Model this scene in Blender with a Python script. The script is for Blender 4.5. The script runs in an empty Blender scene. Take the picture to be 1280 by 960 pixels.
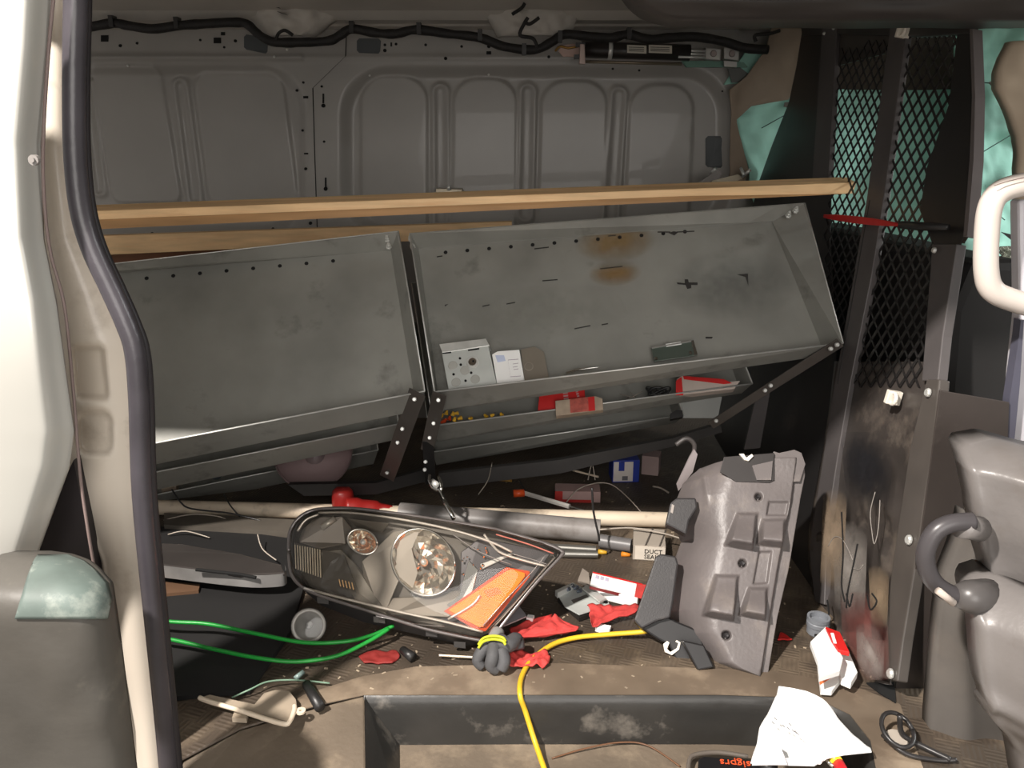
import bpy, bmesh, math, random
from mathutils import Vector, Matrix, noise
from mathutils.geometry import tessellate_polygon
V = Vector
sc = bpy.context.scene
COL = sc.collection
# ------------------------------------------------------------------ camera, world, lights, exposure
PITCH = math.radians(16); FPX = 1000.0; EYE = V((0, 0, 1.0))
cam_d = bpy.data.cameras.new('camera'); cam = bpy.data.objects.new('camera', cam_d); COL.objects.link(cam)
cam.location = EYE; cam.rotation_euler = (math.pi/2 - PITCH, 0, 0)
cam_d.sensor_width = 36; cam_d.lens = 36*FPX/1280; cam_d.clip_start = .02
sc.camera = cam
w = bpy.data.worlds.new('garage'); sc.world = w; w.use_nodes = True
w.node_tree.nodes['Background'].inputs[0].default_value = (1.0, .95, .90, 1)
w.node_tree.nodes['Background'].inputs[1].default_value = .45
def area(name, loc, tgt, size, power, col):
    d = bpy.data.lights.new(name, 'AREA'); d.shape = 'DISK'; d.size = size; d.energy = power; d.color = col
    o = bpy.data.objects.new(name, d); COL.objects.link(o); o.location = loc
    o.rotation_euler = (V(tgt)-V(loc)).to_track_quat('-Z', 'Y').to_euler(); return o
area('garage_lamp', (-1.42, -.42, 2.92), (.25, 1.6, .2), .14, 260, (1, .93, .86))
area('front_fill_light', (.3, -3.0, 1.6), (0, 2.4, .9), 3.0, 112, (1, .95, .9))  # added soft fill behind the camera, evens out wall and shelf trays
area('cab_fill_light', (3.3, 1.2, 1.9), (1.2, 2.6, .9), .8, 110, (.97, 1, .98))  # added unseen lamp that brightens the airbag and cab
vs = sc.view_settings; vs.view_transform = 'Standard'; vs.look = 'None'; vs.gamma = 1; vs.use_curve_mapping = False
vs.exposure = 0.0
# ------------------------------------------------------------------ measuring helpers (a pixel's ray met with a real plane)
CP, SP = math.cos(PITCH), math.sin(PITCH)
def ray(px, py):
    u = (px-640)/FPX; v = (480-py)/FPX
    return V((u, CP+v*SP, -SP+v*CP))
def onpl(px, py, pl):
    o, n = pl; d = ray(px, py); return EYE + d*((o-EYE).dot(n)/d.dot(n))
def YP(Y): return (V((0, Y, 0)), V((0, -1, 0)))
def ZP(z): return (V((0, 0, z)), V((0, 0, 1)))
def P(px, py, Y): return onpl(px, py, YP(Y))
def F(px, py, z=0): return onpl(px, py, ZP(z))
def PL3(a, b, c):
    n = (b-a).cross(c-a).normalized()
    if n.dot(EYE-a) < 0: n = -n
    return (a, n)
def off(pl, d): return (pl[0]+pl[1]*d, pl[1])
def proj(p):
    r = p-EYE; d = r.y*CP - r.z*SP; return 640+FPX*r.x/d, 480-FPX*(r.y*SP+r.z*CP)/d
# ------------------------------------------------------------------ mesh builder
class MB:
    def __init__(s): s.v = []; s.f = []
    def add(s, vs, fs):
        b = len(s.v); s.v += [V(x) for x in vs]; s.f += [tuple(i+b for i in f) for f in fs]; return s
    def poly(s, pts, ex):
        """prism: polygon pts extruded along vector ex"""
        n = len(pts); pts = [V(p) for p in pts]; ex = V(ex)
        s.add(pts+[p+ex for p in pts], [tuple(range(n)), tuple(range(2*n-1, n-1, -1))]+[(i, i+n, (i+1) % n+n, (i+1) % n) for i in range(n)]); return s
    def box(s, lo, hi):
        x0, y0, z0 = lo; x1, y1, z1 = hi
        return s.poly([(x0, y0, z0), (x1, y0, z0), (x1, y1, z0), (x0, y1, z0)], (0, 0, z1-z0))
    def bar(s, a, b, wv, tv):
        """bar from a to b with full width vector wv and thickness vector tv"""
        a = V(a); b = V(b); wv = V(wv)/2; tv = V(tv)/2
        return s.poly([a-wv-tv, a+wv-tv, a+wv+tv, a-wv+tv], b-a)
    def tube(s, pts, r, n=8, cap=True, sx=1.0):
        pts = [V(p) for p in pts]; m = len(pts)
        rs = r if isinstance(r, (list, tuple)) else [r]*m
        up = None; rings = []
        for i, p in enumerate(pts):
            t = (pts[min(i+1, m-1)]-pts[max(i-1, 0)]).normalized()
            if up is None: up = t.orthogonal().normalized()
            up = (up - t*up.dot(t)).normalized(); b = t.cross(up)
            rings.append([p+up*math.cos(2*math.pi*k/n)*rs[i]*sx+b*math.sin(2*math.pi*k/n)*rs[i] for k in range(n)])
        vs = [q for rg in rings for q in rg]; fs = []
        for i in range(m-1):
            for k in range(n): fs.append((i*n+k, i*n+(k+1) % n, (i+1)*n+(k+1) % n, (i+1)*n+k))
        if cap: fs += [tuple(range(n-1, -1, -1)), tuple(range((m-1)*n, m*n))]
        return s.add(vs, fs)
    def lathe(s, o, ax, prof, n=24, sx=1.0, xdir=None):
        """profile [(radius, height)] turned about axis ax at o"""
        ax = V(ax).normalized(); a = (V(xdir)-ax*V(xdir).dot(ax)).normalized() if xdir is not None else ax.orthogonal().normalized(); b = ax.cross(a); o = V(o)
        vs = []; fs = []
        for r, h in prof:
            for k in range(n): vs.append(o+ax*h+a*math.cos(2*math.pi*k/n)*r*sx+b*math.sin(2*math.pi*k/n)*r)
        for i in range(len(prof)-1):
            for k in range(n): fs.append((i*n+k, i*n+(k+1) % n, (i+1)*n+(k+1) % n, (i+1)*n+k))
        return s.add(vs, fs)
    def ball(s, c, r, n=10, sq=(1, 1, 1)):
        c = V(c); vs = []; fs = []; m = n//2
        for i in range(m+1):
            th = math.pi*i/m
            for k in range(n):
                a = 2*math.pi*k/n; vs.append(c+V((math.sin(th)*math.cos(a)*sq[0], math.sin(th)*math.sin(a)*sq[1], math.cos(th)*sq[2]))*r)
        for i in range(m):
            for k in range(n): fs.append((i*n+k, (i+1)*n+k, (i+1)*n+(k+1) % n, i*n+(k+1) % n))
        return s.add(vs, fs)
def cr(pts, k=6):
    """Catmull-Rom through the points"""
    pts = [V(p) for p in pts]; out = []
    for i in range(len(pts)-1):
        a, b, c, d = pts[max(i-1, 0)], pts[i], pts[i+1], pts[min(i+2, len(pts)-1)]
        for j in range(k):
            t = j/k; out.append(.5*((2*b)+(c-a)*t+(2*a-5*b+4*c-d)*t*t+(3*b-a-3*c+d)*t**3))
    return out+[pts[-1]]
ORG = {}
def emp(name, loc, label, cat, group=None, kind=None):
    o = bpy.data.objects.new(name, None); COL.objects.link(o); o.location = loc; o.empty_display_size = .05
    ORG[o.name] = V(loc); tag(o, label, cat, group, kind); return o
def tag(o, label=None, cat=None, group=None, kind=None):
    if label: o['label'] = label
    if cat: o['category'] = cat
    if group: o['group'] = group
    if kind: o['kind'] = kind
    return o
def obj(name, mb, mat, parent=None, smooth=False, bevel=0, label=None, cat=None, group=None, kind=None, weld=False):
    vs = mb.v; lo = V((min(v[i] for v in vs) for i in range(3))); hi = V((max(v[i] for v in vs) for i in range(3)))
    c = V(((lo.x+hi.x)/2, (lo.y+hi.y)/2, lo.z))
    me = bpy.data.meshes.new(name); me.from_pydata([v-c for v in vs], [], mb.f)
    bm = bmesh.new(); bm.from_mesh(me)
    if weld: bmesh.ops.remove_doubles(bm, verts=bm.verts, dist=1e-5)
    bmesh.ops.recalc_face_normals(bm, faces=bm.faces); bm.to_mesh(me); bm.free()
    me.materials.append(mat)
    if smooth:
        me.polygons.foreach_set('use_smooth', [True]*len(me.polygons))
    o = bpy.data.objects.new(name, me); COL.objects.link(o)
    po = ORG[parent.name] if parent else V((0, 0, 0)); o.location = c-po; ORG[o.name] = c
    if parent: o.parent = parent
    if bevel:
        m = o.modifiers.new('bevel', 'BEVEL'); m.width = bevel; m.segments = 2; m.limit_method = 'ANGLE'; m.angle_limit = math.radians(35)
    return tag(o, label, cat, group, kind)
def dup(o, delta, parent=None, label=None):
    """copy a thing (or part) with its children, moved by delta"""
    c = o.copy(); COL.objects.link(c); c.location = o.location+V(delta)
    if parent: c.parent = parent
    if label: c['label'] = label
    for ch in list(o.children):
        d = ch.copy(); COL.objects.link(d); d.parent = c
        for g in list(ch.children): e = g.copy(); COL.objects.link(e); e.parent = d
    return c
def slab(name, pts, pl, th, mat, parent=None, **k):
    """flat piece: an outline measured on plane pl, given thickness th away from the viewer"""
    return obj(name, MB().poly([onpl(x, y, pl) for x, y in pts], -pl[1]*th), mat, parent, **k)
def lerp(tab, y):
    if y <= tab[0][0]: return tab[0][1]
    for (a, p), (b, q) in zip(tab, tab[1:]):
        if y <= b: return p+(q-p)*(y-a)/(b-a)
    return tab[-1][1]
def relief(L, R, pl, H, nx, ny, th, radial=False):
    """formed sheet between a left and a right profile on plane pl, raised by H(x, y), with real thickness"""
    y0 = max(L[0][0], R[0][0]); y1 = min(L[-1][0], R[-1][0]); m = MB(); vs = []; bk = []
    for j in range(ny+1):
        y = y0+(y1-y0)*j/ny; a = lerp(L, y); b = lerp(R, y)
        for i in range(nx+1):
            x = a+(b-a)*i/nx; h_ = H(x, y, i/nx, j/ny); q_ = onpl(x, y, pl); p = q_+((EYE-q_).normalized() if radial else pl[1])*h_; vs.append(p); bk.append(p-pl[1]*th)
    N = nx+1; T = len(vs); fs = []
    for j in range(ny):
        for i in range(nx):
            a = j*N+i; fs.append((a, a+1, a+N+1, a+N)); fs.append((T+a, T+a+N, T+a+N+1, T+a+1))
    edge = [i for i in range(nx)]+[j*N+nx for j in range(ny)]+[ny*N+i for i in range(nx, 0, -1)]+[j*N for j in range(ny, 0, -1)]
    for a, b in zip(edge, edge[1:]+edge[:1]): fs.append((a, a+T, b+T, b))
    return m.add(vs+bk, fs)
def ss(a, b, x):
    t = max(0, min(1, (x-a)/(b-a))); return t*t*(3-2*t)
def rr(x, y, x0, y0, x1, y1, r):
    dx = abs(x-(x0+x1)/2)-(x1-x0)/2+r; dy = abs(y-(y0+y1)/2)-(y1-y0)/2+r
    return math.hypot(max(dx, 0), max(dy, 0))+min(max(dx, dy), 0)-r
def seg(x, y, ax, ay, bx, by):
    t = max(0, min(1, ((x-ax)*(bx-ax)+(y-ay)*(by-ay))/((bx-ax)**2+(by-ay)**2))); return math.hypot(x-ax-t*(bx-ax), y-ay-t*(by-ay))
def quadin(x, y, q):
    """signed distance-ish to a convex quad (negative inside)"""
    d = -1e9
    for (ax, ay), (bx, by) in zip(q, q[1:]+q[:1]):
        L = math.hypot(bx-ax, by-ay); d = max(d, ((x-ax)*(by-ay)-(y-ay)*(bx-ax))/L)
    return d
def nz(x, y, z=0): return noise.noise(V((x, y, z)))
# ------------------------------------------------------------------ materials (sRGB 0-255)
def lin(c): return tuple(((x/255)/12.92 if x/255 <= .04045 else ((x/255+.055)/1.055)**2.4) for x in c)+(1,)
MATS = {}
def M(name, col, rough=.5, metal=0, var=.12, sc_=7, bump=0, bsc=90, dirt=None, spec=.5, coat=0, alpha=1, trans=0, stretch=None, emit=0):
    if name in MATS: return MATS[name]
    m = bpy.data.materials.new(name); m.use_nodes = True; nt = m.node_tree; N = nt.nodes; Lk = nt.links; b = N['Principled BSDF']
    b.inputs['Roughness'].default_value = rough; b.inputs['Metallic'].default_value = metal; b.inputs['Specular IOR Level'].default_value = spec
    b.inputs['Coat Weight'].default_value = coat; b.inputs['Alpha'].default_value = alpha; b.inputs['Transmission Weight'].default_value = trans
    tc = N.new('ShaderNodeTexCoord'); mp = N.new('ShaderNodeMapping'); Lk.new(tc.outputs['Object'], mp.inputs[0])
    if stretch: mp.inputs['Scale'].default_value = stretch
    n1 = N.new('ShaderNodeTexNoise'); n1.inputs['Scale'].default_value = sc_; n1.inputs['Detail'].default_value = 6; Lk.new(mp.outputs[0], n1.inputs[0])
    c = lin(col); rp = N.new('ShaderNodeValToRGB'); rp.color_ramp.elements[0].position = .3; rp.color_ramp.elements[1].position = .72
    rp.color_ramp.elements[0].color = tuple(x*(1-var*1.6) for x in c[:3])+(1,); rp.color_ramp.elements[1].color = tuple(min(1, x*(1+var)) for x in c[:3])+(1,)
    Lk.new(n1.outputs[0], rp.inputs[0]); out = rp.outputs[0]
    if dirt:
        dc, amt, ds = dirt; n2 = N.new('ShaderNodeTexNoise'); n2.inputs['Scale'].default_value = ds; n2.inputs['Detail'].default_value = 9; n2.inputs['Roughness'].default_value = .65
        Lk.new(mp.outputs[0], n2.inputs[0]); r2 = N.new('ShaderNodeValToRGB'); r2.color_ramp.elements[0].position = .62-amt*.3; r2.color_ramp.elements[1].position = .8-amt*.15
        Lk.new(n2.outputs[0], r2.inputs[0]); mx = N.new('ShaderNodeMixRGB'); mx.inputs[2].default_value = lin(dc); Lk.new(r2.outputs[0], mx.inputs[0]); Lk.new(out, mx.inputs[1]); out = mx.outputs[0]
    Lk.new(out, b.inputs['Base Color'])
    if bump:
        n3 = N.new('ShaderNodeTexNoise'); n3.inputs['Scale'].default_value = bsc; n3.inputs['Detail'].default_value = 4; Lk.new(mp.outputs[0], n3.inputs[0])
        bp = N.new('ShaderNodeBump'); bp.inputs['Strength'].default_value = bump; bp.inputs['Distance'].default_value = .004; Lk.new(n3.outputs[0], bp.inputs['Height']); Lk.new(bp.outputs[0], b.inputs['Normal'])
    MATS[name] = m; return m
def clear(name, tint, gl=.05, rough=.03, amt=.25, dirtcol=(170, 165, 155), dsc=14, dlo=.5):
    """thin clear plastic: see-through, a fresnel gloss and a haze of dust"""
    m = bpy.data.materials.new(name); m.use_nodes = True; nt = m.node_tree; N = nt.nodes; Lk = nt.links; N.remove(N['Principled BSDF'])
    o = N['Material Output']; t = N.new('ShaderNodeBsdfTransparent'); t.inputs[0].default_value = lin(tint)
    g = N.new('ShaderNodeBsdfGlossy'); g.inputs['Roughness'].default_value = rough; g.inputs[0].default_value = (1, 1, 1, 1)
    fr = N.new('ShaderNodeFresnel'); fr.inputs[0].default_value = 1.27; ad = N.new('ShaderNodeMath'); ad.inputs[1].default_value = gl*.3; Lk.new(fr.outputs[0], ad.inputs[0])
    m1 = N.new('ShaderNodeMixShader'); Lk.new(ad.outputs[0], m1.inputs[0]); Lk.new(t.outputs[0], m1.inputs[1]); Lk.new(g.outputs[0], m1.inputs[2])
    d = N.new('ShaderNodeBsdfDiffuse'); d.inputs[0].default_value = lin(dirtcol); tc = N.new('ShaderNodeTexCoord'); n = N.new('ShaderNodeTexNoise'); n.inputs['Scale'].default_value = dsc; n.inputs['Detail'].default_value = 8
    Lk.new(tc.outputs['Object'], n.inputs[0]); mr = N.new('ShaderNodeMapRange'); mr.inputs[1].default_value = dlo-.1; mr.inputs[2].default_value = .75; mr.inputs[3].default_value = amt*.25; mr.inputs[4].default_value = amt; Lk.new(n.outputs[0], mr.inputs[0])
    m2 = N.new('ShaderNodeMixShader'); Lk.new(mr.outputs[0], m2.inputs[0]); Lk.new(m1.outputs[0], m2.inputs[1]); Lk.new(d.outputs[0], m2.inputs[2]); Lk.new(m2.outputs[0], o.inputs[0]); return m
wallp = M('grey_body_paint', (150, 147, 142), .45, var=.06, sc_=3, coat=.1)
roofp = M('roof_paint', (186, 181, 173), .5, var=.1, sc_=4)
white_paint = M('white_body_paint', (176, 175, 169), .28, var=.03, sc_=2, coat=.5)
jambp = M('jamb_paint', (214, 204, 190), .35, var=.06, sc_=3, dirt=((150, 135, 118), .25, 5), coat=.2)
rubber = M('seal_rubber', (66, 63, 68), .3, var=.2, sc_=10, bump=.1)
blackm = M('black_powder_coat', (34, 33, 33), .42, var=.2, sc_=5, dirt=((66, 60, 55), .2, 6))
strutm = M('strut_grey', (84, 80, 80), .45, var=.15, sc_=5)
holem = M('hole_black', (9, 9, 9), .9, var=0)
plugm = M('plug_grey', (72, 76, 78), .6, var=.1)
galv = M('galvanised_steel', (196, 200, 196), .42, .25, .14, 6, stretch=(1, 3, 1))
chrome = M('chrome', (225, 225, 222), .12, 1, .03)
zinc = M('zinc_bright', (215, 216, 212), .35, .45, .12, 25)
blackp = M('black_plastic', (38, 37, 37), .4, var=.2, sc_=9)
harn = M('loom_tape', (26, 24, 23), .65, var=.3, sc_=40, bump=.5, bsc=160)
wood = M('pine', (238, 200, 150), .55, var=.14, sc_=5, stretch=(.7, 9, 9), dirt=((222, 176, 126), .3, 7))
teal = M('curtain_fabric', (160, 212, 197), .75, var=.1, sc_=6, bump=.25, bsc=30)
tan_ = M('tan_cloth', (138, 124, 108), .85, var=.08, sc_=6, bump=.2, bsc=120)
paper = M('white_paper', (240, 240, 238), .8, var=.03)
redm = M('red_print', (205, 34, 32), .5, var=.1)
redcloth = M('red_cloth', (204, 68, 64), .8, var=.12, sc_=20, bump=.3, bsc=200)
card = M('grey_card', (176, 166, 154), .8, var=.08)
cream = M('cream_pipe_plastic', (214, 198, 176), .45, var=.06, sc_=6, dirt=((120, 105, 90), .3, 9))
greyp = M('grey_pipe_plastic', (128, 124, 121), .42, var=.08, sc_=5, dirt=((90, 82, 76), .3, 8))
green = M('green_cable_jacket', (30, 142, 54), .35, var=.08)
yellow = M('yellow_cable_jacket', (226, 184, 46), .4, var=.08)
greyglove = M('grey_rubber_glove', (80, 80, 82), .7, var=.15, bump=.3)
orange = M('amber_reflector', (255, 122, 0), .5, var=.08, sc_=30, spec=.25)
blue = M('blue_print', (36, 56, 150), .5)
dkgrey = M('dark_grey_plastic', (66, 64, 63), .45, var=.12, sc_=6, dirt=((110, 104, 98), .25, 7))
whitep = M('white_plastic', (232, 226, 214), .4, var=.04)
silverp = M('satin_silver', (170, 168, 164), .35, .6, .1)
ink = M('black_ink', (28, 28, 28), .6, var=0)
# floor mat: dirty brown rubber with groups of raised tread bars
def matfloor():
    m = M('tread_mat', (78, 68, 58), .55, var=.25, sc_=3.5, dirt=((128, 113, 95), .3, 4)); nt = m.node_tree; N = nt.nodes; Lk = nt.links; b = N['Principled BSDF']
    tc = N.new('ShaderNodeTexCoord'); mp = N.new('ShaderNodeMapping'); mp.inputs['Rotation'].default_value = (0, 0, .35); Lk.new(tc.outputs['Object'], mp.inputs[0])
    ck = N.new('ShaderNodeTexChecker'); ck.inputs['Scale'].default_value = 26; ck.inputs[1].default_value = (1, 1, 1, 1); ck.inputs[2].default_value = (0, 0, 0, 1); Lk.new(mp.outputs[0], ck.inputs[0])
    ws = []
    for ax in ('X', 'Y'):
        wv = N.new('ShaderNodeTexWave'); wv.bands_direction = ax; wv.inputs['Scale'].default_value = 34; Lk.new(mp.outputs[0], wv.inputs[0]); ws.append(wv)
    mx = N.new('ShaderNodeMixRGB'); Lk.new(ck.outputs[0], mx.inputs[0]); Lk.new(ws[0].outputs[0], mx.inputs[1]); Lk.new(ws[1].outputs[0], mx.inputs[2])
    n = N.new('ShaderNodeTexNoise'); n.inputs['Scale'].default_value = 25; n.inputs['Detail'].default_value = 6; Lk.new(tc.outputs['Object'], n.inputs[0])
    ad = N.new('ShaderNodeMixRGB'); ad.inputs[0].default_value = .35; Lk.new(mx.outputs[0], ad.inputs[1]); Lk.new(n.outputs[0], ad.inputs[2])
    bp = N.new('ShaderNodeBump'); bp.inputs['Strength'].default_value = .4; bp.inputs['Distance'].default_value = .003; Lk.new(ad.outputs[0], bp.inputs['Height']); Lk.new(bp.outputs[0], b.inputs['Normal'])
    return m
floorm = matfloor()
stepm = M('step_mat', (112, 100, 86), .6, var=.2, sc_=4, dirt=((158, 142, 120), .35, 5), bump=.3)
riserm = M('step_riser', (50, 49, 47), .38, var=.25, sc_=5, dirt=((128, 122, 114), .22, 9), bump=.25, bsc=30)
sheetm = M('shelf_steel', (146, 146, 140), .4, .2, .2, 3.2, dirt=((82, 82, 78), .18, 6), bump=.04, bsc=14)
def stain(name, quad, pl, col, amt, par):
    """soft-edged stain or scrape with a shape of its own: coloured film, irregular, thin"""
    m = bpy.data.materials.new(name); m.use_nodes = True; nt = m.node_tree; N = nt.nodes; Lk = nt.links; b = N['Principled BSDF']; b.inputs['Base Color'].default_value = lin(col); b.inputs['Roughness'].default_value = .6
    tc = N.new('ShaderNodeTexCoord'); mp = N.new('ShaderNodeMapping'); mp.inputs['Scale'].default_value = (2, 2, 2); mp.inputs['Location'].default_value = (-1, -1, -1); Lk.new(tc.outputs['Generated'], mp.inputs[0])
    gr = N.new('ShaderNodeTexGradient'); gr.gradient_type = 'SPHERICAL'; Lk.new(mp.outputs[0], gr.inputs[0]); n = N.new('ShaderNodeTexNoise'); n.inputs['Scale'].default_value = 26; n.inputs['Detail'].default_value = 7; Lk.new(tc.outputs['Object'], n.inputs[0])
    mu = N.new('ShaderNodeMath'); mu.operation = 'MULTIPLY'; Lk.new(gr.outputs[0], mu.inputs[0]); Lk.new(n.outputs[0], mu.inputs[1]); m2 = N.new('ShaderNodeMath'); m2.operation = 'MULTIPLY'; m2.inputs[1].default_value = amt; m2.use_clamp = True; Lk.new(mu.outputs[0], m2.inputs[0]); Lk.new(m2.outputs[0], b.inputs['Alpha'])
    return slab(name, quad, pl, .0003, m, par)
# ------------------------------------------------------------------ the van shell
YW = 3.0
def st(name, mb, mat, **k): return obj(name, mb, mat, kind='structure', **k)
def Hwall(x, y, s=0, t=0):
    h = 0.0
    # big pressed recesses
    h -= .034*(1-ss(-16, 2, rr(x, y, -60, 80, 384, 296, 60)))
    h -= .034*(1-ss(-16, 2, rr(x, y, 424, 82, 914, 296, 62)))
    lx = x-(y-95)*.11
    for (a, b) in ((-10, 106), (124, 212-4), (238, 356)):
        pass
    h += .010*(1-ss(-4, 1, rr(x-(y-170)*.13, y, 246, 88, 362, 262, 22)))
    h += .010*(1-ss(-4, 1, rr(x-(y-170)*.16, y, 122, 80, 212, 256, 14)))
    for x0, x1, y0, k in ((448, 535, 93, .0), (563, 647, 95, -.01), (673, 760, 98, -.03), (784, 868, 103, -.04)):
        h += .010*(1-ss(-4, 1, rr(x-(y-190)*k, y, x0, y0, x1, 330, 34)))
    for ax, ay, bx, by, w_ in ((222, 106, 240, 248, 8), (104, 106, 120, 238, 7), (550, 114, 551, 300, 9), (660, 114, 657, 268, 9), (775, 118, 764, 285, 9)):
        d = seg(x, y, ax, ay, bx, by); h += .011*math.exp(-((d-w_)/3.0)**2)
    h += .012*math.exp(-((y-72)/4)**2)*(1 if x < 380 else .4)
    return h
def wall_mesh():
    xs = [60+2*i for i in range(0, 433)]; ys = [22+2*j for j in range(140)]+[310+20*j for j in range(13)]
    vs = []; fs = []; n = len(xs)
    for y in ys:
        for x in xs:
            vs.append(P(x, y, YW)+V((0, -Hwall(x, y), 0)))
    for j in range(len(ys)-1):
        for i in range(n-1): a = j*n+i; fs.append((a, a+1, a+n+1, a+n))
    return MB().add(vs, fs)
wall = st('wall_back', wall_mesh(), wallp, smooth=True, label='grey painted pressed-steel inner side wall of the van with ribbed panels')
m = MB(); m.box((-2.6, YW+.05, -.3), (2.6, YW+.09, 1.5)); obj('outer_skin', m, wallp, wall)
xl = P(60, 200, YW).x
m = MB(); m.box((-2.6, YW, -.3), (xl+.02, YW+.02, 1.5)); obj('rear_panel', m, wallp, wall)
# holes and slots punched in the wall
def wy(x, y): return P(x, y, YW-Hwall(x, y)-.0012)
def wslab(mb, pts):
    ps = [P(x, y, YW-Hwall(x, y)-.003) for x, y in pts]; mb.poly(ps, (0, .003, 0))
hm = MB()
def hole(x, y, r): wslab(hm, [(x+r*math.cos(a*math.pi/4), y+r*math.sin(a*math.pi/4)) for a in range(8)])
def rect(mb, x0, y0, x1, y1): wslab(mb, [(x0, y0), (x1, y0), (x1, y1), (x0, y1)])
for x, y, r in ((108, 48, 2.2), (171, 54, 1.6), (150, 57, 2), (250, 50, 1.6), (294, 51, 2), (280, 59, 1.5), (379, 103, 1.6), (371, 113, 1.8), (378, 163, 1.6), (402, 108, 1.6), (405, 177, 1.6), (382, 211, 2), (481, 56, 1.8), (481, 63, 2.3), (495, 55, 1.8), (532, 56, 1.8), (577, 58, 1.8), (611, 58, 2.3), (557, 73, 2.2), (686, 71, 2), (404, 132, 2.6), (407, 236, 2.6), (766, 86, 1.5), (799, 88, 1.5), (903, 114, 1.2), (190, 292, 2), (341, 286, 1.8), (388, 279, 2.2), (119, 290, 1.5)): hole(x, y, r)
for q in ((126, 44, 135, 52), (267, 47, 276, 54), (276, 40, 281, 44), (608, 64, 614, 68), (403, 117, 405, 129), (406, 222, 408, 234), (379, 120, 385, 123), (380, 191, 385, 193), (488, 53, 490, 58)): rect(hm, *q)
obj('mounting_hole', hm, holem, wall, label='round and square holes punched in the sheet', kind='stuff')
for q in ((305, 43, 335, 66), (446, 48, 476, 66), (882, 170, 905, 209)):
    g = MB(); x0, y0, x1, y1 = q; c = 3
    sk = 4 if q[0] == 305 else 0
    wslab(g, [(x0+c, y0), (x1-c, y0+sk), (x1, y0+c+sk), (x1-1, y1-c+1), (x1-c, y1+1), (x0+c, y1-sk), (x0, y1-c-sk), (x0, y0+c)])
    obj('access_opening', g, plugm, wall)
g = MB(); pth = [(433, 40), (432, 70), (391, 110), (393, 180), (397, 300)]
for a, b in zip(pth, pth[1:]): g.bar(wy(*a), wy(*b), (.003, 0, .002), (0, .002, 0))
obj('panel_seam', g, holem, wall)
g = MB()
for x, y in ((160, 82), (343, 71), (359, 62), (462, 94), (611, 93)): g.ball(wy(x, y), .005, 8)
obj('spot_weld', g, zinc, wall)
# roof, rail and roof-bow gussets
g = MB(); g.box((-2.6, 1.12, 1.50), (2.6, YW+.09, 1.53)); roof = st('ceiling', g, roofp, label='bare grey painted roof skin of the van')
g = MB()
a = [(2.62, 1.5), (2.62, 1.47), (2.80, 1.445), (2.84, 1.422), (2.93, 1.424), (2.935, 1.417), (YW+.02, 1.416), (YW+.02, 1.5)]
g.poly([(-2.6, y, z) for y, z in a], (4.9, 0, 0)); rail = st('trim_1', g, roofp, label='longitudinal grey steel roof rail above the back wall', bevel=.004)
def bowH(x, y, s, t): return .05*math.sin(math.pi*min(1, max(0, s)))**.5+.018*nz(x*.06, y*.08, 3)+.01*nz(x*.2, y*.2, 8)
for x0, x1, wd in ((300, 432, 0), (600, 728, 1)):
    g = relief([(-8, x0+14), (20, x0+8), (46, x0+ (30 if not wd else 22))], [(-8, x1-10), (20, x1-6), (46, x1-(14 if wd else 40))], YP(2.84), bowH, 26, 14, .03)
    st('trim_%d' % (2+wd), g, roofp, smooth=True, label='crumpled grey gusset where the %s roof bow meets the rail' % ('rear' if not wd else 'front'))
g = MB()
for q in ((330, 4, 350, 10), (346, 14, 358, 18)): g.poly([P(q[0], q[1], 2.77), P(q[2]-6, q[1]+2, 2.77), P(q[2], q[3], 2.77), P(q[0]+6, q[3]-2, 2.77)], (0, .02, 0))
obj('bow_slot', g, holem, rail)
for x0, x1 in ((-3, -3),): pass
# black side frame header over the door opening
g = MB(); g.box((-1.8, 1.05, 1.235), (2.6, 1.2, 1.53)); st('trim_4', g, jambp, label='van body frame above the side door opening')
hd = relief([(-30, 770), (0, 790), (10, 802), (18, 822), (24, 850)], [(-30, 1330), (24, 1330)], YP(1.5), lambda x, y, s, t: .03*math.sin(math.pi*t)-.012*nz(x*.01, y*.1), 40, 10, .10)
st('trim_5', hd, M('header_trim', (58, 54, 52), .5, var=.1), smooth=True, label='dark moulded trim along the top of the door opening')
# floor
fr = [V((-2.6, YW+.05, 0)), V((-2.6, 1.28, 0)), F(225, 950), F(300, 910), F(400, 880), F(455, 868), F(640, 867), F(900, 867), F(1020, 872), F(1062, 892), F(1088, 925), F(1098, 975), V((1.3, 1.05, 0)), V((2.6, 1.05, 0)), V((2.6, YW+.05, 0))]
floor = st('floor', MB().poly(fr, (0, 0, -.006)), floorm, bevel=.003, label='dirty brown cargo floor mat with raised tread bars')
g = MB(); ed = [F(225, 950), F(300, 910), F(400, 880), F(455, 868), F(640, 867), F(900, 867), F(1020, 872), F(1062, 892), F(1088, 925), F(1098, 975)]
prof = [(0, -.001), (.006, -.006), (.010, -.016), (.012, -.034), (.012, -.108)]
E = ed[3:]; vs = []
for i, e in enumerate(E):
    t = (E[min(i+1, len(E)-1)]-E[max(i-1, 0)]).normalized(); o_ = V((t.y, -t.x, 0))
    for d, z in prof: vs.append(e+o_*d+V((0, 0, z)))
n = len(prof); g.add(vs, [(i*n+k, (i+1)*n+k, (i+1)*n+k+1, i*n+k+1) for i in range(len(E)-1) for k in range(n-1)])
obj('step_riser', g, riserm, floor, smooth=True)
g = MB(); g.box((-2.2, .7, -.16), (2.2, 1.62, -.107)); st('trim_6', g, stepm, label='lower step tread just inside the door opening')
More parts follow.
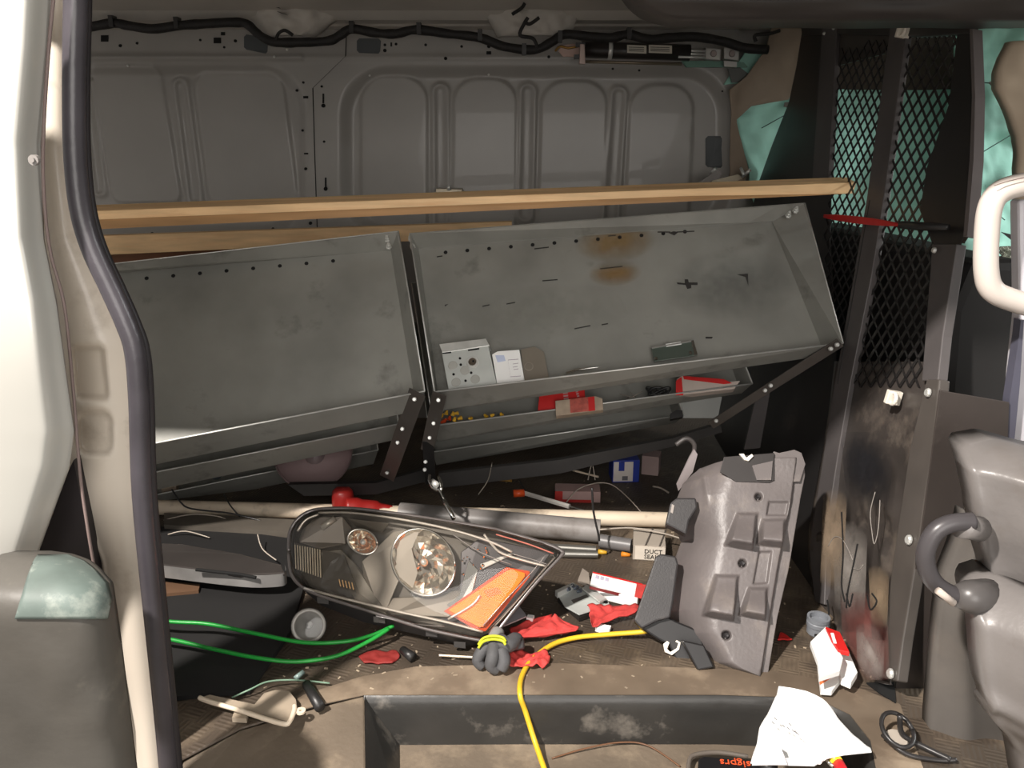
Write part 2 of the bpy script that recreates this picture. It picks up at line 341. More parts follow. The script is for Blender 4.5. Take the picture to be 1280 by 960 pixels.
g = MB().poly([F(x, y, .0012) for x, y in ((330, 900), (400, 880), (455, 868), (640, 867.5), (900, 867.5), (1020, 872), (1062, 892), (1088, 925), (1098, 975), (1165, 990), (1125, 880), (1080, 862), (1010, 846), (960, 838), (700, 829), (520, 833), (450, 846), (380, 868))], (0, 0, -.002))
obj('worn_edge_strip', g, M('worn_mat', (116, 102, 87), .5, var=.25, sc_=5, dirt=((158, 142, 122), .35, 5), bump=.15, bsc=40), floor)
# sloping sill left of the step well
g = MB(); g.poly([F(228, 952, -.004), F(300, 912, -.004), F(400, 883, -.004), F(456, 869, -.004), F(457, 930, -.02), F(458, 1010, -.04), F(222, 1010, -.03)], (0, 0, -.07))
st('trim_7', g, stepm, bevel=.004, label='worn sloping sill to the left of the step well')
A0, A1, B1, B0, C0 = F(456, 868, -.001), F(457, 1010, -.035), F(500, 1010, -.105), F(499, 914, -.105), F(490, 867, -.003)
g = MB().poly([A0, A1, B1, B0], (0, 0, -.01)); g.poly([A0+V((0, 0, .001)), B0, C0], (0, -.003, -.006)); st('trim_8', g, riserm, label='dark rubber corner where the sill meets the step well')
# garage ground outside
g = MB(); g.box((-4, -3, -.66), (4, 1.3, -.6)); st('ground', g, M('garage_concrete', (120, 116, 110), .8, bump=.2), label='concrete garage ground outside the van')
# left body side: jamb, outer panel, seal
JL = [(-40, 30), (60, 24), (200, 20), (290, 26), (380, 40), (500, 50), (570, 70), (600, 80), (700, 118), (800, 132), (900, 150), (1000, 165)]
JR = [(-40, 103), (0, 99), (190, 97), (300, 112), (370, 142), (430, 166), (520, 172), (620, 178), (760, 192), (880, 203), (1000, 214)]
def Hj(x, y, s, t):
    h = .03*math.sin(math.pi*s)
    h -= .028*(1-ss(-6, 1, rr(x, y, 84+(y-400)*.1, 432, 128+(y-400)*.1, 500, 8)))
    h -= .022*(1-ss(-6, 1, rr(x, y, 96, 512, 142, 570, 16)))
    h += .008*math.exp(-((x-lerp(JL, y)-10)/3)**2)
    return h
g = relief(JL, JR, YP(1.16), Hj, 44, 220, .004, True)
jamb = st('wall_left', g, jambp, smooth=True, label='cream painted door pillar at the left edge of the opening')
SC_ = [(-60, 93), (0, 92), (100, 90), (190, 91), (260, 98), (310, 112), (360, 135), (405, 155), (440, 166), (500, 171), (620, 175), (760, 188), (880, 200), (1000, 211)]
pts = cr([P(x+3, y, 1.09) for y, x in SC_], 5)
g = MB().tube(pts, [.0145]*len(pts), 14); obj('door_seal', g, rubber, jamb, smooth=True, label='black rubber seal following the pillar edge')
pts = cr([P(x+15, y, 1.10) for y, x in SC_], 5); g = MB().tube(pts, .008, 10); obj('seal_lip', g, M('seal_lip', (40, 37, 40), .5), jamb, smooth=True)
# outer body side panel (the pushed-back sliding door)
OL = [(-40, -160), (1000, -160)]
OR = [(-40, 68), (60, 62), (180, 50), (300, 54), (380, 70), (470, 82), (540, 92), (585, 86), (640, 66), (700, 44), (780, 10), (860, -30), (1000, -100)]
def Ho(x, y, s, t): return .05*math.sin(math.pi*min(1, s*.5+.5))**.6+.03*math.exp(-((y-430)/130)**2)*s - .03*ss(.85, 1, s)
g = relief(OL, OR, YP(1.03), Ho, 60, 160, .003, True)
od = emp('sliding_door', P(-40, 900, 1.05), 'white painted van door slid back at the far left of the opening', 'van door')
obj('door_skin', g, white_paint, od, smooth=True)
g = MB(); pth = [(66, -30), (57, 60), (50, 180), (52, 260), (60, 320), (76, 380), (86, 470), (96, 590), (104, 650), (116, 720), (140, 840), (160, 960), (170, 1010)]
pts = cr([P(x+4, y, 1.05) for x, y in pth], 5); g.tube(pts, .0022, 6); obj('door_edge_gap', g, M('gap_grey', (120, 104, 100), .6), od, smooth=True)
g = MB(); q = P(45, 200, .955); g.tube([q, q+V((0, -.006, 0))], .006, 12); g.tube([q, q+V((0, -.009, 0))], .003, 8); obj('rubber_stop', g, greyp, od)
slab('wheel_arch_panel', [(92, 575), (104, 640), (122, 750), (150, 900), (150, 1000), (-40, 1000), (-40, 820), (40, 690)], YP(1.12), .03, M('underbody_black', (40, 35, 38), .5), od)  # even near-black panel below the door skin
# dark plastic bin at lower left
BL_ = [(688, -10), (700, -60), (960, -80), (1010, -90)]
TB = [(690, 62), (694, 92), (702, 112), (712, 124), (730, 140), (800, 150), (880, 160), (1010, 176)]
def Hb(x, y, s=0, t=0):
    e = lerp(TB, y)-x; return .07*(1-math.exp(-max(e, 0)/26))-.10*math.exp(-((y-688)/16)) + .05*math.exp(-abs(y-776)/60)*0+.004*nz(x*.02, y*.02)-.05*math.exp(-((y-700)/40)**2)
g = relief([(688, 30), (694, 0), (720, -60), (1010, -90)], TB, YP(.90), Hb, 50, 90, .004, True)
bn = obj('plastic_bumper', g, M('scuffed_black_plastic', (78, 75, 70), .5, var=.15, sc_=6, dirt=((122, 116, 104), .28, 5), bump=.1), None, smooth=True, label='scuffed dark grey plastic bumper end cap at the lower left corner', cat='bumper')
g = relief([(694, 46), (700, 42), (720, 34), (774, 18)], [(694, 84), (702, 105), (712, 118), (730, 134), (750, 139), (774, 134)], YP(.90), lambda x, y, s, t: Hb(x, y)+.0035, 24, 20, .003, True)
obj('scraped_face', g, M('teal_scrape', (94, 106, 101), .6, var=.2, sc_=12, dirt=((150, 156, 148), .3, 20)), bn, smooth=True, label='paler teal-grey scraped top face')
# ------------------------------------------------------------------ partition
PP = (V((.72, 0, 0)), V((-1, 0, .17)).normalized())
part = emp('partition', onpl(1118, 855, PP), 'black steel bulkhead with expanded-mesh windows between cargo area and cab', 'partition')
def ps(name, pts, th=.003, mat=blackm, o=0, **k): return slab(name, pts, off(PP, o), th, mat, part, **k)
ps('rear_sheet', [(1004, 30), (996, 80), (986, 128), (964, 184), (949, 226), (940, 262), (934, 330), (915, 430), (893, 545), (1016, 757), (1012, 690), (1030, 570), (1046, 470), (1037, 300), (1040, 170), (1050, 60), (1048, 30)])
lowr = relief([(452, 1046), (520, 1038), (570, 1030), (660, 1014), (700, 1013), (745, 1020), (790, 1040), (835, 1062), (848, 1074), (856, 1112)], [(452, 1158), (500, 1158), (600, 1142), (700, 1124), (850, 1112), (856, 1113)], PP,
  lambda x, y, s, t: .006*ss(.25, .0, s)+ (.02*nz(x*.03, y*.02, 1)+.008*nz(x*.1, y*.05, 4))*ss(560, 680, y)*ss(.97, .8, s)*ss(0, .12, s), 50, 90, .003)
dm = M('dented_black_sheet', (66, 61, 58), .33, var=.25, sc_=6, dirt=((120, 110, 100), .36, 7), bump=.3, bsc=18)
obj('lower_sheet', lowr, dm, part, smooth=True, label='dented and scraped lower panel')
for q, c_, a_ in (([(1050, 740), (1108, 740), (1112, 850), (1056, 850)], (138, 84, 78), 1.2), ([(1030, 590), (1060, 590), (1052, 760), (1024, 760)], (150, 132, 112), 1.8), ([(1040, 650), (1085, 640), (1080, 790), (1045, 790)], (150, 144, 138), 1.4), ([(1070, 780), (1106, 780), (1104, 850), (1072, 850)], (168, 160, 154), 1.8), ([(1050, 540), (1120, 540), (1110, 640), (1060, 640)], (30, 30, 34), 1.6), ([(1085, 700), (1112, 700), (1108, 800), (1090, 800)], (140, 122, 100), 1.6)):
    stain('scrape', q, off(PP, .026), c_, a_, part)
for pth in ([(1094, 615), (1088, 640), (1090, 665), (1093, 680), (1098, 660), (1100, 625)], [(1035, 683), (1042, 672), (1050, 672), (1058, 682), (1066, 700)], [(1066, 710), (1074, 712), (1079, 706)]):
    obj('scratch', MB().tube(cr([onpl(x, y, off(PP, .027)) for x, y in pth], 4), .0009, 5), M('scratch_light', (150, 144, 138), .5), part, smooth=True)
for pth in ([(1052, 640), (1054, 690), (1052, 730), (1056, 752)], [(1072, 680), (1066, 710), (1060, 738), (1058, 760)], [(1034, 750), (1036, 766), (1034, 772)], [(1058, 742), (1062, 758), (1066, 742)], [(1084, 744), (1088, 762), (1096, 752), (1090, 742)]):
    obj('gouge', MB().tube(cr([onpl(x, y, off(PP, .027)) for x, y in pth], 4), .0018, 5), holem, part, smooth=True)
# reinforcing struts
def strut(name, c0, c1, w0, w1, o=.012, mat=strutm):
    """channel strut given its centre line in the partition plane"""
    m = MB(); A = [onpl(x-w0/2 if i == 0 else x+w0/2, c0[1], off(PP, o)) for i, x in enumerate((c0[0], c0[0]))]; B = [onpl(c1[0]+w1/2, c1[1], off(PP, o)), onpl(c1[0]-w1/2, c1[1], off(PP, o))]
    m.poly(A+B, -PP[1]*(o+.004)); return obj(name, m, mat, part, bevel=.002)
strut('strut', (1037, 30), (1024, 240), 18, 20)
ps('strut', [(1113, 30), (1134, 30), (1104, 250), (1089, 345), (1062, 480), (1046, 575), (1033, 660), (1030, 756), (1018, 752), (1012, 690), (1015, 660), (1029, 572), (1043, 480), (1066, 350), (1083, 250)], .016, strutm, .012, bevel=.002)
for nm, ln in (('strut_bend_line', ((1083, 250), (1043, 480))),):
    g = MB(); g.bar(onpl(ln[0][0]+4, ln[0][1], off(PP, .0125)), onpl(ln[1][0]+4, ln[1][1], off(PP, .0125)), (0, .003, 0), (.001, 0, 0)); obj(nm, g, blackm, part)
ps('top_flange', [(1000, 24), (1212, 24), (1212, 42), (1150, 46), (1040, 42), (1002, 44)], .02, blackm, .008, bevel=.003)
ps('upper_sheet', [(1050, 40), (1112, 40), (1110, 66), (1048, 82)], .003, M('sheet_top_grey', (60, 56, 52), .5))
ps('edge_sheet', [(1197, 36), (1212, 36), (1217, 120), (1215, 200), (1208, 290), (1200, 306), (1168, 306), (1160, 290), (1150, 262), (1158, 210), (1186, 130)], .003, blackm, .004, bevel=.001)
ps('edge_return', [(1212, 36), (1216, 36), (1219, 120), (1217, 200), (1209, 296), (1204, 296), (1212, 200), (1215, 120)], .02, M('edge_light', (104, 98, 98), .4), .012)
ps('post', [(1165, 305), (1196, 305), (1178, 420), (1172, 476), (1152, 476), (1158, 400)], .02, strutm, .012, bevel=.002)
ps('post', [(1158, 474), (1174, 474), (1168, 540), (1148, 680), (1128, 800), (1121, 852), (1098, 846), (1116, 700), (1137, 560)], .022, M('post_black', (80, 75, 71), .42, var=.15), .016, bevel=.003)
# expanded steel mesh: diamond strands, cut to the window outline
def mesh_win(outline, step=9.2, rise=19.5):
    def inside(x, y):
        c = False
        for (ax, ay), (bx, by) in zip(outline, outline[1:]+outline[:1]):
            if (ay > y) != (by > y) and x < (bx-ax)*(y-ay)/(by-ay)+ax: c = not c
        return c
    m = MB(); pl = off(PP, .002); ys = min(p[1] for p in outline); ye = max(p[1] for p in outline)
    j = 0; y = ys; cnt = 0
    while y < ye:
        lean = (y-150)*-.135; i = -40
        while i < 40:
            x = 1090+i*step+lean+(step/2 if j % 2 else 0)
            for sgn in (-1, 1):
                x2 = x+sgn*step/2-rise/2*.135; y2 = y+rise/2
                if inside((x+x2)/2, (y+y2)/2):
                    m.bar(onpl(x, y, pl), onpl(x2, y2, pl), PP[1]*.002, V((0, .0088, 0))); cnt += 1
            i += 1
        y += rise/2; j += 1
    return m
w1 = mesh_win([(1050, 60), (1112, 50), (1100, 150), (1080, 260), (1066, 350), (1050, 440), (1032, 440), (1030, 300), (1040, 170)])
obj('expanded_mesh', w1, blackm, part, label='diamond mesh window, left bay', kind='stuff')
w2 = mesh_win([(1128, 44), (1206, 40), (1208, 300), (1168, 300), (1150, 480), (1062, 480), (1090, 345), (1104, 250)], 12.2, 24)
obj('expanded_mesh', w2, M('mesh_black_gloss', (36, 34, 34), .25, var=.1), part, label='diamond mesh window, right bay', kind='stuff')
def bolt(c, nrm, r, par, nm='bolt', mat=None):
    m = MB(); m.lathe(c, nrm, [(0, .006), (r*.7, .006), (r, .003), (r, 0), (0, 0)], 10); return obj(nm, m, mat or zinc, par, smooth=False)
for x, y, r in ((1161, 491, .009), (1137, 675, .010), (1114, 842, .010), (1031, 42, .005), (1043, 35, .006), (1169, 313, .006)): bolt(onpl(x, y, off(PP, .018)), PP[1], r, part)
def clip(c, nrm, s):
    m = MB(); a = V((0, 1, 0)); u_ = V((.17, 0, 1)).normalized()
    m.tube([c+nrm*.02+a*s*math.cos(t)+u_*s*.9*math.sin(t) for t in [math.pi*(.2+1.5*k/12) for k in range(13)]], s*.34, 8)
    m.poly([c+a*s*.2-u_*s*1.1, c+a*s*1.2-u_*s*1.1, c+a*s*1.2+u_*s*1.1, c+a*s*.2+u_*s*1.1], nrm*.03); return m
for x, y, lb in ((1139, 40, 'cream plastic hook clip at the top of the mesh bulkhead'), (1128, 500, 'white plastic clip on the black bulkhead below the mesh')):
    c = onpl(x, y, off(PP, .004)); obj('plastic_clip', clip(c, PP[1], .013), whitep, None, smooth=False, bevel=.002, label=lb, cat='clip')
slab('side_panel', [(1175, 488), (1262, 503), (1256, 640), (1240, 1010), (1200, 1010), (1158, 908), (1118, 880), (1123, 820), (1150, 680)], YP(1.335), .004, M('black_side_panel', (62, 56, 53), .4, var=.1, dirt=((84, 78, 74), .12, 9)), part, bevel=.001, label='flat black steel side panel beside the post')
# red plastic tool stuck through the mesh
g = MB(); a = onpl(1032, 270, off(PP, .02)); b = onpl(1126, 281, off(PP, .03)); mid = (a+b)/2
n_ = 16; ring = []
for k in range(n_+1):
    t = k/n_; c = a.lerp(b, t); wd = .0085*math.sin(math.pi*min(1, .12+t*.82))**.6; ring.append((c, wd))
pts = [c+V((0, 0, w_)) for c, w_ in ring]+[c-V((0, 0, w_)) for c, w_ in reversed(ring)]
obj('plastic_wedge', g.poly(pts, V((-.008, -.004, 0))), redm, None, bevel=.002, label='red plastic wedge with pointed end poking through the mesh bulkhead', cat='wedge')
g = MB(); g.tube([b, onpl(1152, 283, off(PP, .03)), onpl(1185, 284, off(PP, .02))], [.008, .009, .006], 10); obj('black_grip', g, blackp, None, smooth=True, label='short black rod in line with the red wedge on the mesh', cat='rod')
# ------------------------------------------------------------------ cab beyond the bulkhead
def Hc(a): return lambda x, y, s, t: a*(.6*nz(x*.012+3, y*.02, 1)+.35*nz(x*.03, y*.035+5, 2)+.12*nz(x*.09, y*.07, 3))
g = relief([(92, 946), (120, 932), (140, 918), (170, 924), (200, 932), (240, 938), (300, 960), (330, 980)], [(92, 1330), (330, 1330)], YP(3.06), Hc(.10), 90, 50, .01)
airbag = emp('curtain_airbag', P(1000, 330, 3.06), 'turquoise deployed curtain airbag hanging on the far side of the cab', 'airbag')
g = relief([(112, 990), (122, 950), (132, 932), (148, 918), (170, 924), (200, 934), (240, 938), (300, 960), (330, 980)], [(112, 1200), (330, 1200)], YP(2.93), lambda x, y, s, t: Hc(.05)(x, y, s, t)+.010*math.sin(x*.10+y*.16)*nz(x*.02, y*.02, 9)*2, 60, 50, .01)
obj('cushion', g, teal, airbag, smooth=True)
g = relief([(36, 1190), (330, 1190)], [(20, 1330), (330, 1330)], YP(2.75), lambda x, y, s, t: Hc(.09)(x, y, s, t)+.014*math.sin(x*.05+y*.09)*nz(x*.02, y*.01, 9)*2, 40, 60, .01); obj('cushion', g, teal, airbag, smooth=True)
seam = M('seam_thread', (70, 96, 90), .9)
g = MB()
for pth in ([(952, 160), (970, 150), (988, 140)], [(1216, 103), (1240, 104), (1262, 106)], [(1222, 194), (1245, 180), (1272, 164)], [(1216, 235), (1232, 255), (1256, 275)]):
    Y = 2.85 if pth[0][0] < 1100 else 2.66
    pp = [P(x, y, Y) for x, y in pth]; obj('stitched_seam', MB().tube(cr(pp, 4), .0016, 5), seam, airbag)
for q in (((981, 128), (990, 127), (993, 132), (986, 135), (980, 133)), ((1236, 103), (1249, 97), (1256, 102), (1244, 112))): slab('airbag_tab', q, YP(2.64 if q[0][0] > 1100 else 2.84), .004, M('tab_grey', (100, 96, 88), .8), airbag)
# headliner cloth hanging between wall and bulkhead
g = relief([(34, 966), (60, 958), (95, 934), (112, 912), (122, 912), (140, 914), (215, 912), (240, 905)], [(34, 1005), (80, 1000), (115, 992), (125, 985), (132, 940), (150, 920), (170, 925), (200, 933), (215, 935), (240, 922)], YP(2.90), Hc(.03), 30, 50, .006)
obj('headliner_cloth', g, tan_, None, smooth=True, label='tan headliner cloth drooping beside the turquoise airbag', cat='cloth')
g = MB(); g.poly([P(935, 60, 2.98), P(972, 60, 2.98), P(956, 100, 2.98), P(905, 106, 2.98)], (0, .01, 0)); obj('airbag_strip', g, teal, None, label='narrow turquoise airbag fold showing above the tan cloth', cat='airbag')
slab('corner_bracket', [(910, 86), (925, 84), (943, 98), (942, 103), (915, 103)], YP(2.93), .006, M('bracket_dark', (88, 90, 86), .5), None, label='small dark metal tab under the tan cloth edge by the turquoise strip', cat='bracket')
# far headliner and pillar trims in the cab
cabdark = M('cab_dark', (26, 25, 25), .7)
g = MB(); g.box((.93, 2.97, 1.14), (2.6, 3.03, 1.5)); st('trim_9', g, M('headliner_brown', (78, 70, 61), .9), label='brownish trim above the far cab window behind the mesh')
g = MB(); g.box((2.58, 1.0, -.2), (2.6, 3.1, .75)); g.box((.9, 3.07, -.3), (2.6, 3.1, .85)); st('wall_right', g, cabdark, label='dark lower interior of the cab')
seat = emp('driver_seat', (1.25, 2.0, 0), 'black front seat seen through and beyond the mesh bulkhead', 'seat')
g = MB(); g.box((.96, 1.55, .05), (1.5, 2.5, .42)); obj('seat_cushion', g, cabdark, seat, bevel=.05)
g = MB(); sec = [(.90, .42), (.88, .70), (.905, .80), (1.02, .80), (1.06, .42)]
g.poly([(x, 1.58, z) for x, z in sec], (0, .92, 0)); obj('seat_back', g, cabdark, seat, bevel=.02)
g = relief([(52, 1262), (70, 1252), (90, 1246), (110, 1244), (125, 1252), (150, 1262), (170, 1270), (215, 1272), (250, 1268)], [(52, 1330), (250, 1330)], YP(2.2), lambda x, y, s, t: .03*math.sin(math.pi*min(1, s+.1))+.01*nz(x*.04, y*.04), 16, 30, .03)
obj('pillar_trim', g, M('beige_trim', (196, 178, 156), .7, var=.05), None, smooth=True, label='beige cab pillar trim at the right edge in front of the turquoise airbag', cat='trim')
# objects on the right edge
gh = emp('grab_handle', P(1250, 380, 1.3), 'white plastic C-shaped grab handle at the upper right edge', 'handle')
pth = [(1310, 226), (1272, 232), (1248, 242), (1237, 262), (1233, 300), (1233, 340), (1240, 362), (1262, 374), (1310, 388)]
g = MB().tube(cr([P(x, y, 1.30) for x, y in pth], 6), .0185, 14, sx=1.0); obj('grip_bar', g, M('handle_white', (204, 195, 187), .4, var=.03), gh, smooth=True)
g = MB().tube(cr([P(x, y, 1.278) for x, y in [(1243, 232), (1262, 226), (1290, 220)]], 4), .0008, 5); obj('parting_line', g, M('gap_grey', (120, 104, 100), .6), gh)
g = relief([(330, 1222), (345, 1216), (380, 1217), (410, 1215), (416, 1222), (430, 1262), (436, 1280)], [(330, 1300), (436, 1320)], YP(1.9), lambda x, y, s, t: .012*nz(x*.05, y*.06)+.006*nz(x*.3, y*.3), 30, 30, .02)
obj('carpet_scrap', g, M('grey_carpet', (118, 112, 106), .95, var=.25, sc_=60, bump=.8, bsc=150), None, smooth=True, label='torn piece of grey carpet below the white grab handle', cat='carpet')
g = relief([(424, 1192), (432, 1196), (445, 1196), (470, 1200), (496, 1212)], [(424, 1250), (432, 1300), (496, 1300)], YP(1.75), lambda x, y, s, t: .02*math.sin(6*s)*.4+.012*nz(x*.05, y*.07)+.006*math.sin(x*.25)*ss(450, 428, y), 40, 30, .008)
obj('white_pillow', g, M('pinkish_cloth', (246, 226, 216), .8, var=.05, bump=.2), None, smooth=True, label='crumpled pinkish white cloth bag glowing behind the black side panel', cat='bag')
g = relief([(308, 1250), (325, 1252), (338, 1268)], [(308, 1275), (325, 1272), (338, 1270)], YP(2.0), lambda x, y, s, t: .02*nz(x*.3, y*.3), 16, 16, .004)
obj('foil_scrap', g, M('foil', (220, 224, 214), .25, .7, .25, 60), None, label='crumpled silver foil seen through the white grab handle', cat='foil')
slab('belt_strap', [(1252, 290), (1300, 302), (1300, 322), (1280, 312)], YP(2.3), .004, blackp, None, label='black strap crossing inside the white grab handle', cat='strap')
slab('door_edge', [(1274, 250), (1300, 250), (1300, 600), (1262, 570), (1268, 470), (1276, 395)], YP(1.36), .03, M('edge_lilac', (206, 204, 210), .35), None, bevel=.006, label='pale metal door edge at the right border above the black case', cat='door edge')
slab('door_edge_gasket', [(1262, 500), (1274, 420), (1276, 400), (1280, 400), (1275, 480), (1266, 572), (1257, 572)], YP(1.34), .02, M('lilac_dark', (84, 84, 98), .4), None, label='dark gasket strip along the pale door edge', cat='gasket')
# big black moulded case
casep = M('black_moulded_plastic', (116, 112, 110), .34, var=.12, sc_=5, bump=.12, bsc=120, dirt=((104, 98, 94), .2, 8))
case = emp('moulded_case', P(1240, 955, 1.15), 'large black moulded plastic case with a loop handle at the lower right corner', 'case')
CL = [(563, 1262), (566, 1234), (572, 1220), (585, 1212), (610, 1214), (640, 1217), (680, 1226), (705, 1233), (735, 1240), (765, 1240)]
g = relief(CL, [(563, 1400), (765, 1400)], YP(1.12), lambda x, y, s, t: .06*ss(0, .3, s)+.02*math.sin(math.pi*t)-.05*ss(.85, 1, t)-.05*(1-ss(0, .12, t))+.004*nz(x*.03, y*.03), 40, 50, .05); obj('upper_shell', g, casep, case, smooth=True)
CL2 = [(740, 1262), (745, 1240), (755, 1228), (770, 1222), (820, 1220), (870, 1223), (890, 1232), (910, 1252), (935, 1268), (1010, 1290)]
g = relief(CL2, [(740, 1420), (1010, 1420)], YP(1.05), lambda x, y, s, t: .07*ss(0, .25, s)+.03*math.sin(math.pi*min(1, t*1.1))-.05*(1-ss(0, .15, t))+.014*math.exp(-((y-862)/10)**2), 40, 60, .05); obj('lower_shell', g, casep, case, smooth=True)
g = relief([(640, 1206), (680, 1196), (720, 1180), (800, 1171), (900, 1163), (1010, 1160)], [(640, 1232), (760, 1240), (1010, 1300)], YP(1.22), lambda x, y, s, t: .03*ss(0, .4, s)+.006*math.sin(s*9), 26, 50, .03)
obj('side_wall', g, M('case_side', (98, 94, 90), .4, var=.15, dirt=((108, 102, 96), .3, 6)), case, smooth=True)
pth = [(1216, 652), (1190, 654), (1170, 664), (1158, 686), (1158, 708), (1168, 728), (1188, 742), (1212, 748)]
g = MB().tube(cr([P(x, y, 1.07) for x, y in pth], 6), [.0135]*43, 12); hnd = obj('loop_handle', g, M('handle_black', (70, 67, 69), .35), case, smooth=True)
obj('handle_boss', MB().tube([P(1200, 658, 1.07), P(1224, 661, 1.09)], [.017, .019], 16), casep, hnd, smooth=True)
obj('handle_boss', MB().tube([P(1196, 745, 1.065), P(1212, 746, 1.065), P(1238, 745, 1.09)], [.017, .025, .027], 18), M('boss_grey', (84, 81, 80), .35), hnd, smooth=True)
g = MB().tube([P(1172, 738, 1.035), P(1192, 754, 1.035)], .0055, 8); obj('handle_sticker', g, M('worn_label', (190, 178, 168), .5), hnd, smooth=True)
# ------------------------------------------------------------------ wiring loom and airbag inflator on the top of the wall
pth = [(60, 38), (108, 34), (141, 29), (160, 32), (190, 36), (222, 32), (250, 30), (290, 28), (308, 30), (322, 42), (340, 52), (370, 53), (410, 51), (425, 44), (440, 36), (470, 41), (495, 42), (520, 37), (560, 42), (600, 47), (630, 58), (668, 62), (690, 52), (706, 43), (740, 46), (765, 47), (785, 43), (810, 49), (840, 47), (870, 46), (905, 52), (932, 60), (960, 62)]
pts = cr([P(x, y, 2.79) for x, y in pth], 5); loom = obj('wiring_loom', MB().tube(pts, [.0145+.0025*nz(i*.4, 0) for i in range(len(pts))], 9), harn, None, smooth=True, label='long black taped wiring loom running along the top of the back wall', cat='cable')
for p in ([(672, 60), (666, 48), (650, 44), (655, 30), (660, 22)], [(640, 18), (652, 10), (656, 4)], [(655, 26), (662, 30), (674, 22)], [(345, 50), (348, 42), (356, 38), (366, 44)], [(945, 52), (944, 44), (962, 42), (975, 38)]):
    obj('loom_branch', MB().tube(cr([P(x, y, 2.72) for x, y in p], 5), .0055, 6), harn, loom, smooth=True)
for x, y in ((141, 27), (222, 29), (440, 34), (524, 36), (600, 44), (655, 62), (700, 46), (786, 42)): obj('loom_clip', MB().box(tuple(P(x, y, 2.79)-V((.007, .016, .017))), tuple(P(x, y, 2.79)+V((.007, .016, .017)))), blackp, loom)
inf = emp('airbag_inflator', P(800, 72, 2.9), 'black cylindrical airbag inflator with white labels above the right wall panels', 'inflator')
IY = 2.87
obj('inflator_body', MB().tube([P(727, 62, IY), P(862, 66, IY)], .026, 16), M('inflator_black', (40, 36, 34), .35), inf, smooth=True)
obj('inflator_band', MB().tube([P(760, 63, IY), P(765, 63.2, IY)], .0285, 16), zinc, inf, smooth=True)
for x0, x1 in ((784, 808), (811, 840)): slab('data_label', [(x0, 56), (x1, 57), (x1, 67), (x0, 66)], YP(IY-.026), .002, M('label_grey', (196, 190, 176), .6), inf)
g = MB()
for x0, x1 in ((784, 808), (811, 840)):
    for j in range(3): g.poly([P(x0+2, 58.5+j*2.3, IY-.0285), P(x1-3, 59+j*2.3, IY-.0285), P(x1-3, 59.8+j*2.3, IY-.0285), P(x0+2, 59.3+j*2.3, IY-.0285)], (0, .001, 0))
obj('label_print', g, ink, inf)
slab('end_plate', [(702, 57), (716, 54), (727, 58), (727, 71), (704, 71), (698, 64)], YP(2.92), .006, M('pink_cap', (196, 166, 154), .5), inf, bevel=.002)
g = MB().tube(cr([P(x, y, 2.88) for x, y in [(722, 58), (710, 60), (700, 58), (694, 64)]], 4), .004, 6); obj('inflator_lead', g, M('brass', (150, 112, 50), .35, .6), inf, smooth=True)
for q in ([(720, 53), (732, 53), (732, 58), (720, 58)], [(718, 68), (731, 68), (731, 73), (718, 73)], ): slab('clamp_nut', q, YP(2.84), .02, blackp, inf)
slab('mounting_strap', [(725, 55), (731, 55), (732, 80), (724, 80)], YP(2.835), .02, M('strap_pinkgrey', (168, 150, 142), .45, .4), inf, bevel=.002)
obj('support_rail', MB().tube([P(728, 77, 2.86), P(852, 80, 2.86)], .005, 8), M('rail_bronze', (136, 124, 106), .4, .6), inf, smooth=True)
for yy in (63, 67, 71): obj('gas_tube', MB().tube([P(848, yy, 2.85), P(882, yy+1, 2.85)], .0042, 8), zinc, inf, smooth=True)
for x0 in (882, 905): slab('clamp_block', [(x0, 59), (x0+20, 61), (x0+19, 76), (x0, 74)], YP(2.85), .03, silverp, inf, bevel=.003); obj('clamp_bolt', MB().lathe(P(x0+10, 67, 2.848), (0, -1, 0), [(0, .004), (.009, .004), (.011, 0)], 12), M('dull_pinkgrey', (150, 138, 134), .5, .4), inf)
slab('airbag_sleeve', [(852, 76), (905, 76), (930, 78), (935, 84), (858, 84)], YP(2.90), .01, M('sleeve_green', (104, 140, 126), .7), inf)
slab('end_clip', [(905, 76), (921, 77), (921, 84), (905, 83)], YP(2.85), .01, silverp, inf)
# small brackets on the wall near the board
slab('bracket_plate', [(545, 236), (577, 237), (577, 245), (545, 245)], YP(2.93), .10, M('tan_metal', (168, 158, 138), .4, .4), None, label='small tan metal bracket with a pin standing above the wooden board', cat='bracket')
b_ = bpy.data.objects['bracket_plate']; b0 = P(561, 238, 2.92)
obj('pin', MB().tube([b0, P(561, 231, 2.92)], .006, 8), zinc, b_, smooth=True)
br = emp('hinge_bracket', P(900, 232, 2.85), 'folded metal bracket with two loose bolts at the wall end above the board', 'bracket')
slab('bracket_arm', [(871, 231), (895, 212), (903, 216), (893, 232)], YP(2.86), .006, M('arm_grey', (112, 108, 104), .4, .4), br)
slab('bracket_arm', [(890, 226), (922, 218), (930, 222), (908, 232), (890, 232)], YP(2.84), .006, M('tan_metal', (168, 158, 138), .4, .4), br)
for a, b in (((888, 216), (895, 211)), ((928, 221), (938, 212)), ((926, 210), (930, 219))): obj('bolt', MB().tube([P(*a, 2.82), P(*b, 2.80)], [.005, .006], 8), zinc, br, smooth=True)
